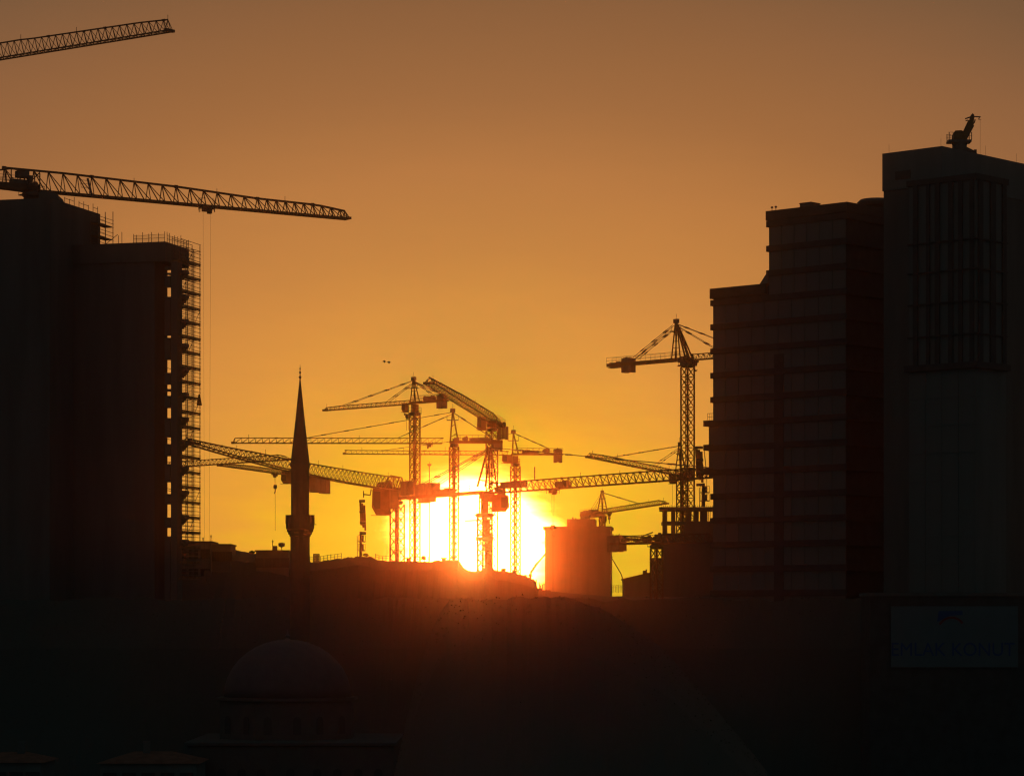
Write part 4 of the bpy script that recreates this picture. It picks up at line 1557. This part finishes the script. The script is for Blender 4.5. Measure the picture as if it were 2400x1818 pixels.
# ---------------------------------------------------------------- houses
def house(label, px0, px1, y_eave, y_ridge, D, depth, wins=4, roof=True, z0=None, flat=False, grp=None, name="house", chim=True, storeys=2):
    xa, xb = (px0 - 1200) / F * D, (px1 - 1200) / F * D
    ze, zr = CZ + (HY - y_eave) / F * D, CZ + (HY - y_ridge) / F * D
    if z0 is None:
        z0 = min(ground_z(xa, D), ground_z(xb, D)) - 1.5
    t = thing(name, label, "house", ((xa + xb) / 2, D, z0), grp)
    m = MB()
    m.hexa([(xa, D, z0), (xb, D, z0), (xb, D + depth, z0), (xa, D + depth, z0), (xa, D, ze), (xb, D, ze), (xb, D + depth, ze), (xa, D + depth, ze)])
    m.build("wall", RENDER, t)
    if flat:
        m = MB()
        o_ = 0.15
        m.hexa([(xa - o_, D - o_, ze), (xb + o_, D - o_, ze), (xb + o_, D + depth + o_, ze), (xa - o_, D + depth + o_, ze),
                (xa - o_, D - o_, zr), (xb + o_, D - o_, zr), (xb + o_, D + depth + o_, zr), (xa - o_, D + depth + o_, zr)])
        rf = m.build("roof", CONC, t)
    else:
        m = MB()
        o_ = 0.4
        ym = D + depth / 2
        hip = min(depth * 0.45, (xb - xa) * 0.3)
        vs = [(xa - o_, D - o_, ze), (xb + o_, D - o_, ze), (xb + o_, D + depth + o_, ze), (xa - o_, D + depth + o_, ze), (xa + hip, ym, zr), (xb - hip, ym, zr)]
        m.add(vs, [(3, 2, 1, 0), (0, 1, 5, 4), (1, 2, 5), (2, 3, 4, 5), (3, 0, 4)])
        rf = m.build("roof", TILE, t)
    if chim:
        m = MB()
        xc = xa + (xb - xa) * (0.3 + 0.4 * rnd())
        m.box((xc, D + depth * 0.45, zr + 0.3), (0.7, 0.6, 1.6 if not flat else 0.8))
        m.build("chimney", CONC, rf)
    nv = max(1, wins)
    for st in range(storeys):
        zw = ze - 2.3 - st * 2.9
        if zw < z0 + 0.4:
            break
        for k in range(nv):
            xw = xa + (xb - xa) * (k + 0.5) / nv
            window(t, Vector((xw, D - 0.003, zw)), 0.0, (0.85, 1, 0.95))
    return t


house("hip-roofed house low in the dark under the west tower", 235, 460, 1788, 1764, 300, 9, 5, z0=-0.3, grp="dark houses at the bottom edge")
house("house cut by the frame edge at the bottom west corner", -60, 96, 1786, 1766, 296, 9, 4, z0=-0.3, grp="dark houses at the bottom edge")
g1 = "houses on the far ridge"
house("long flat-roofed house on the ridge beside the foot of the scaffolding", 330, 495, 1271, 1267.5, 426, 9, 6, flat=True, grp=g1)
house("short flat-roofed house on the ridge next to the long one", 495.8, 540, 1277, 1274, 427, 8, 3, flat=True, grp=g1, chim=False)
house("ridge house with chimneys and aerials just west of the minaret", 600, 676, 1292, 1288.5, 428, 8, 4, flat=True, grp=g1)
house("tiny shed on the ridge crest just west of the sun", 1035, 1045, 1309, 1306, 438, 2, 1, flat=True, grp=g1, chim=False, storeys=1)
house("small site hut on the ridge between the lattice masts", 952, 962, 1309, 1306.5, 438, 2, 1, flat=True, grp=g1, chim=False, storeys=1)
# low sheds east of the square block
D = 595
sh = thing("sloping_roof_shed", "long shed with a sloping roof between the square block and the low crane", "shed", at(1500, HY, D) - Vector((0, 0, CZ - GZ)), None)
x = lambda px: (px - 1200) / F * D
z = lambda py: CZ + (HY - py) / F * D
m = MB()
m.prism([(x(1462), D, GZ - 1), (x(1556), D, GZ - 1), (x(1556), D, z(1335.5)), (x(1462), D, z(1357.5))], (0, 8, 0))
m.build("wall", RENDER, sh)
m = MB()
m.prism([(x(1459), D - 0.4, z(1358.5)), (x(1556.2), D - 0.4, z(1335.8)), (x(1556.2), D - 0.4, z(1332.8)), (x(1459), D - 0.4, z(1355.5))], (0, 8.8, 0))
m.build("roof", TILE, sh)
m = MB()
m.box((x(1512), D + 2, z(1341)), (0.8, 0.6, 0.9))
m.box((x(1516), D + 2, z(1339)), (0.3, 0.4, 1.0))
m.build("chimney", CONC, sh)
tk = MB()
tk.box((x(1540), D - 4, (z(1312) + GZ - 1) / 2), (wid(36, D), 3, z(1312) - GZ + 1))
tk.box((x(1540), D - 4, z(1312) + 0.1), (wid(38, D), 3.3, 0.2))
tag(tk.build("site_hut", CONC), "plain box hut at the foot of the low crane", "hut")

# ---------------------------------------------------------------- small things on the site
# concrete pump beside the square block
D = 712
pb = thing("concrete_pump", "concrete pump boom bent up against the west side of the square block", "concrete pump", at(1240, 1372, D), None)
MB().bar(at(1279, 1297, D), at(1258, 1321, D), 0.32, 0.4).build("boom_arm", RED, pb)
MB().bar(at(1259, 1319, D), at(1243, 1343, D), 0.42, 0.55).build("boom_arm", RED, pb)
m = MB()
m.tube(at(1258.5, 1320, D - 0.35), at(1258.5, 1320, D + 0.35), 0.32, None, 10)
m.box(at(1243, 1347, D), (0.8, 0.8, 0.7))
m.bar(at(1243, 1346, D), at(1243, 1385, D), 0.6)
m.build("slewing_column", GREY, pb)
m = MB()
m.bar(at(1228, 1346, D), at(1248, 1350, D), 0.16)
m.bar(at(1229, 1350, D - 0.5), at(1250, 1348, D - 0.5), 0.1)
m.build("outrigger", GREY, pb)
m = MB()
for px, y0 in ((1257, 1358), (1264, 1364), (1271, 1368), (1275, 1366), (1267, 1370)):
    m.bar(at(px, y0, D + 3), at(px, 1410, D + 3), 0.2 + 0.35 * rnd())
m.box(at(1262, 1384, D + 3), (1.9, 0.8, 1.4))
m.build("support_leg", GREY, pb)

# curved lamp post and railing east of the block
D = 580
lp = thing("lamp_post", "thin leaning lamp post with a bent arm east of the square block", "lamp post", at(1460, 1380, D), None)
m = MB()
pts = [(1460.5, 1405), (1460, 1374), (1458.5, 1352), (1455, 1343), (1448, 1331), (1433, 1306)]
for a, b in zip(pts, pts[1:]):
    m.tube(at(*a, D), at(*b, D), 0.11, 0.1, 6)
m.build("pole", STEEL, lp)
m = MB()
m.box(at(1432, 1304.5, D), (0.7, 0.3, 0.15))
m.build("lamp_head", STEEL, lp)


def fence(label, px0, px1, yfun, D, n, h, grp="site fences", double=True):
    t = thing("site_fence", label, "fence", at((px0 + px1) / 2, yfun((px0 + px1) / 2), D), grp)
    pm_ = MB().bar((0, 0, -0.6), (0, 0, h), 0.09).mesh("post", STEEL)
    P_ = [at(px0 + (px1 - px0) * k / n, yfun(px0 + (px1 - px0) * k / n), D) for k in range(n + 1)]
    for p in P_:
        put("post", pm_, t, p, 0, (1, 1, 0.85 + 0.3 * rnd()))
    for k in range(n):
        for dz in ((h, h * 0.5) if double else (h,)):
            MB().bar(P_[k] + Vector((0, 0, dz)), P_[k + 1] + Vector((0, 0, dz)), 0.05).build("rail", STEEL, t)
    return t


fence("thin site fence along the ridge between minaret and lattice masts", 880, 1012, lambda px: interp(RIDGE, px), 439.5, 16, 0.7)
fence("railing on the ridge close to the minaret", 726, 800, lambda px: interp(RIDGE, px), 439.3, 9, 0.75)
fence("low railing across the gap between the square block and the shed", 1431, 1461, lambda px: 1381, 580, 8, 0.8, double=True)
lf = thing("site_scaffold", "small lattice stack of formwork behind the minaret's east side", "scaffold", at(740, 1314, 438), None)
m = MB()
for k in range(5):
    m.bar(at(735 + k * 3.2, 1318, 438), at(735 + k * 3.2, 1298, 438), 0.16)
for k in range(5):
    m.bar(at(734, 1298 + k * 4, 438), at(749, 1298 + k * 4, 438), 0.14)
m.build("formwork_frame", STEEL, lf)

# floodlight mast between the lattice masts
D = 720
fm_ = thing("floodlight_mast", "thin floodlight mast with a wide lamp head between the two central lattice masts", "floodlight", at(1006, 1340, D), None)
MB().tube(at(1006.3, 1345, D), at(1006.3, 1092, D), 0.16, 0.1, 6).build("pole", STEEL, fm_)
m = MB()
m.prism([at(1000.5, 1088, D), at(1006.4, 1094, D), at(1012, 1088, D), at(1009, 1086.5, D), at(1003.5, 1086.5, D)], (0, 0.8, 0))
m.bar(at(1006.3, 1088, D), at(1006.3, 1082, D), 0.12)
m.build("lamp_head", STEEL, fm_)

# aerials on the ridge
for lab, px, y0, y1, D in (("thin aerial on the long flat-roofed ridge house", 494.5, 1271, 1253, 427), ("tall wire aerial above the ridge house near the minaret", 639, 1288, 1265, 429),
                           ("stubby aerial pair near the scaffolding foot", 476, 1269, 1259, 427), ("dish aerial on the ridge house near the minaret", 660, 1288, 1280, 429)):
    t = thing("aerial", lab, "aerial", at(px, y0, D), "aerials on the ridge roofs")
    m = MB()
    m.bar(at(px, y0 + 1, D), at(px, y1, D), 0.09)
    m.build("pole", STEEL, t)
    m = MB()
    if "dish" in lab:
        m.lathe(at(px, y1 + 2, D), [(0.1, 0), (0.45, 0.15), (0.5, 0.6), (0.1, 0.7)], 10)
        m.build("dish", STEEL, t)
    else:
        for k in range(3):
            m.bar(at(px - 2.5 + k * 0.5, y1 + 2 + k * 2, D), at(px + 2.5 - k * 0.5, y1 + 2 + k * 2, D), 0.06)
        m.build("crossbar", STEEL, t)


# bushes on the ridge
def bush(label, px, y0, y1, wpx, D, seed):
    R = random.Random(seed)
    base = at(px, y0, D)
    t = thing("ridge_bush", label, "bush", base, "small bushes on the ridge")
    h = wid(y0 - y1, D)
    m = MB()
    m.tube(base - Vector((0, 0, 0.5)), base + Vector((0.05, 0, h * 0.6)), 0.05, 0.03, 6)
    for k in range(5):
        a = R.random() * 6.28
        m.tube(base + Vector((0, 0, h * (0.3 + 0.07 * k))), base + Vector((math.cos(a) * h * 0.25, math.sin(a) * h * 0.25, h * (0.5 + 0.08 * k))), 0.03, 0.01, 5)
    m.build("trunk", BARK, t)
    m = MB()
    rw = wid(wpx, D) / 2
    for k in range(420):
        a, e = R.random() * 6.28, R.random() * 2 - 1
        rad = R.random() ** 0.4 * (0.75 + 0.25 * math.sin(a * 3 + seed))
        p = base + Vector((math.cos(a) * math.sqrt(1 - e * e) * rw * rad, math.sin(a) * math.sqrt(1 - e * e) * rw * rad, h * 0.62 + e * h * 0.4 * rad))
        d1 = Vector((R.random() - .5, R.random() - .5, R.random() - .5)).normalized() * 0.1
        d2 = Vector((R.random() - .5, R.random() - .5, R.random() - .5)).normalized() * 0.1
        m.add([p - d1, p + d2, p + d1, p - d2], [(0, 1, 2, 3)])
    m.build("crown", LEAF, t)


for i, (lab, px, y0, y1, wp) in enumerate((("small dense bush just east of the nearest lattice mast foot", 993, 1317, 1301, 13), ("round low bush on the crest just west of the sun", 1062, 1313, 1303, 14),
                                          ("low scrubby bush by the folded placing boom", 858, 1306, 1296, 14), ("dark scrubby bush east of the sun below the big crane", 1180, 1340, 1331, 16),
                                          ("low bush on the ridge shoulder east of the sun", 1206, 1344, 1336, 14), ("dense bush on the slope beside the ridge house by the minaret", 590, 1299, 1290, 16))):
    bush(lab, px, y0, y1, wp, 439, i + 3)


# scrub that roughens the added near mound and the bank
R_ = random.Random(21)
m = MB()
for k in range(9000):
    if k < 5200:
        x_, y_ = R_.uniform(-18, 30), 180 + R_.gauss(0, 5)
        sz = 0.07
    else:
        x_, y_ = R_.uniform(-62, 60), 351 + R_.gauss(0, 4)
        sz = 0.12
    if R_.random() > 0.35 + 0.65 * abs(math.sin(x_ * 0.9 + math.sin(x_ * 0.37) * 2)):
        continue
    p = Vector((x_, y_, ground_z(x_, y_) + R_.random() ** 2 * sz * 3.2))
    d1 = Vector((R_.uniform(-1, 1), R_.uniform(-1, 1), R_.uniform(-0.3, 1))).normalized() * sz
    d2 = Vector((R_.uniform(-1, 1), R_.uniform(-1, 1), R_.uniform(-0.3, 1))).normalized() * sz * 0.8
    m.add([p - d1, p + d2, p + d1, p - d2], [(0, 1, 2, 3)])
so = m.build("scrub", mat("scrub_leaves", (0.075, 0.078, 0.058), 0.9, 0.15, 2.0))
so['kind'] = 'stuff'

# birds
def bird(label, px, py, D, span, flap, perched=False):
    p = at(px, py, D)
    t = thing("bird", label, "bird", p, "birds in the evening sky")
    m = MB()
    m.lathe(p - Vector((0, 0, 0.05)), [(0.02, -0.10), (0.09, -0.02), (0.10, 0.06), (0.05, 0.13), (0.015, 0.2)], 8)
    m.add([p + Vector((0.0, 0.05, 0)), p + Vector((0.28, 0.1, -0.02)), p + Vector((0.28, -0.1, -0.02))], [(0, 1, 2)])
    m.lathe(p + Vector((-0.15, 0, 0.02)), [(0.02, -0.06), (0.07, 0.0), (0.02, 0.07)], 8)
    m.build("body", FEATH, t)
    for s_ in (-1, 1):
        m = MB()
        y_ = Vector((s_ * span * 0.25, s_ * 0.1, flap * span))
        y2 = Vector((s_ * span * 0.5, s_ * 0.25, flap * span * 0.55))
        m.prism([p + Vector((0, 0, 0.03)), p + y_ + Vector((0, 0, .05)), p + y2, p + y_ - Vector((0, 0, .1)), p - Vector((0, 0, .05))], (0, 0.06, 0))
        m.build("wing", FEATH, t)


bird("bird gliding with spread wings, the western of two above the minaret tip", 901, 847, 330, 0.34, 0.14)
bird("bird with lifted wings, the eastern of two above the minaret tip", 912, 849, 330, 0.3, 0.25)
bird("bird flying just over the upper jib in the corner of the sky", 195, 75, 395, 0.6, 0.18)

# ---------------------------------------------------------------- haze
hz = MB()
hz.hexa([(-1210, -260, -2), (1210, -260, -2), (1210, 930, -2), (-1210, 930, -2), (-1210, -260, 118), (1210, -260, 118), (1210, 930, 118), (-1210, 930, 118)])
HM = bpy.data.materials.new("haze_air")
HM.use_nodes = True
t = HM.node_tree
t.nodes.clear()
pv_ = t.nodes.new('ShaderNodeVolumePrincipled')
pv_.inputs['Color'].default_value = (0.98, 0.82, 0.66, 1)
pv_.inputs['Density'].default_value = HAZE
pv_.inputs['Anisotropy'].default_value = HAZE_G
ou = t.nodes.new('ShaderNodeOutputMaterial')
t.links.new(pv_.outputs[0], ou.inputs['Volume'])
ho = hz.build("haze", HM)
ho['kind'] = 'stuff'

for o in bpy.data.objects:
    if '_w' in o:
        del o['_w']
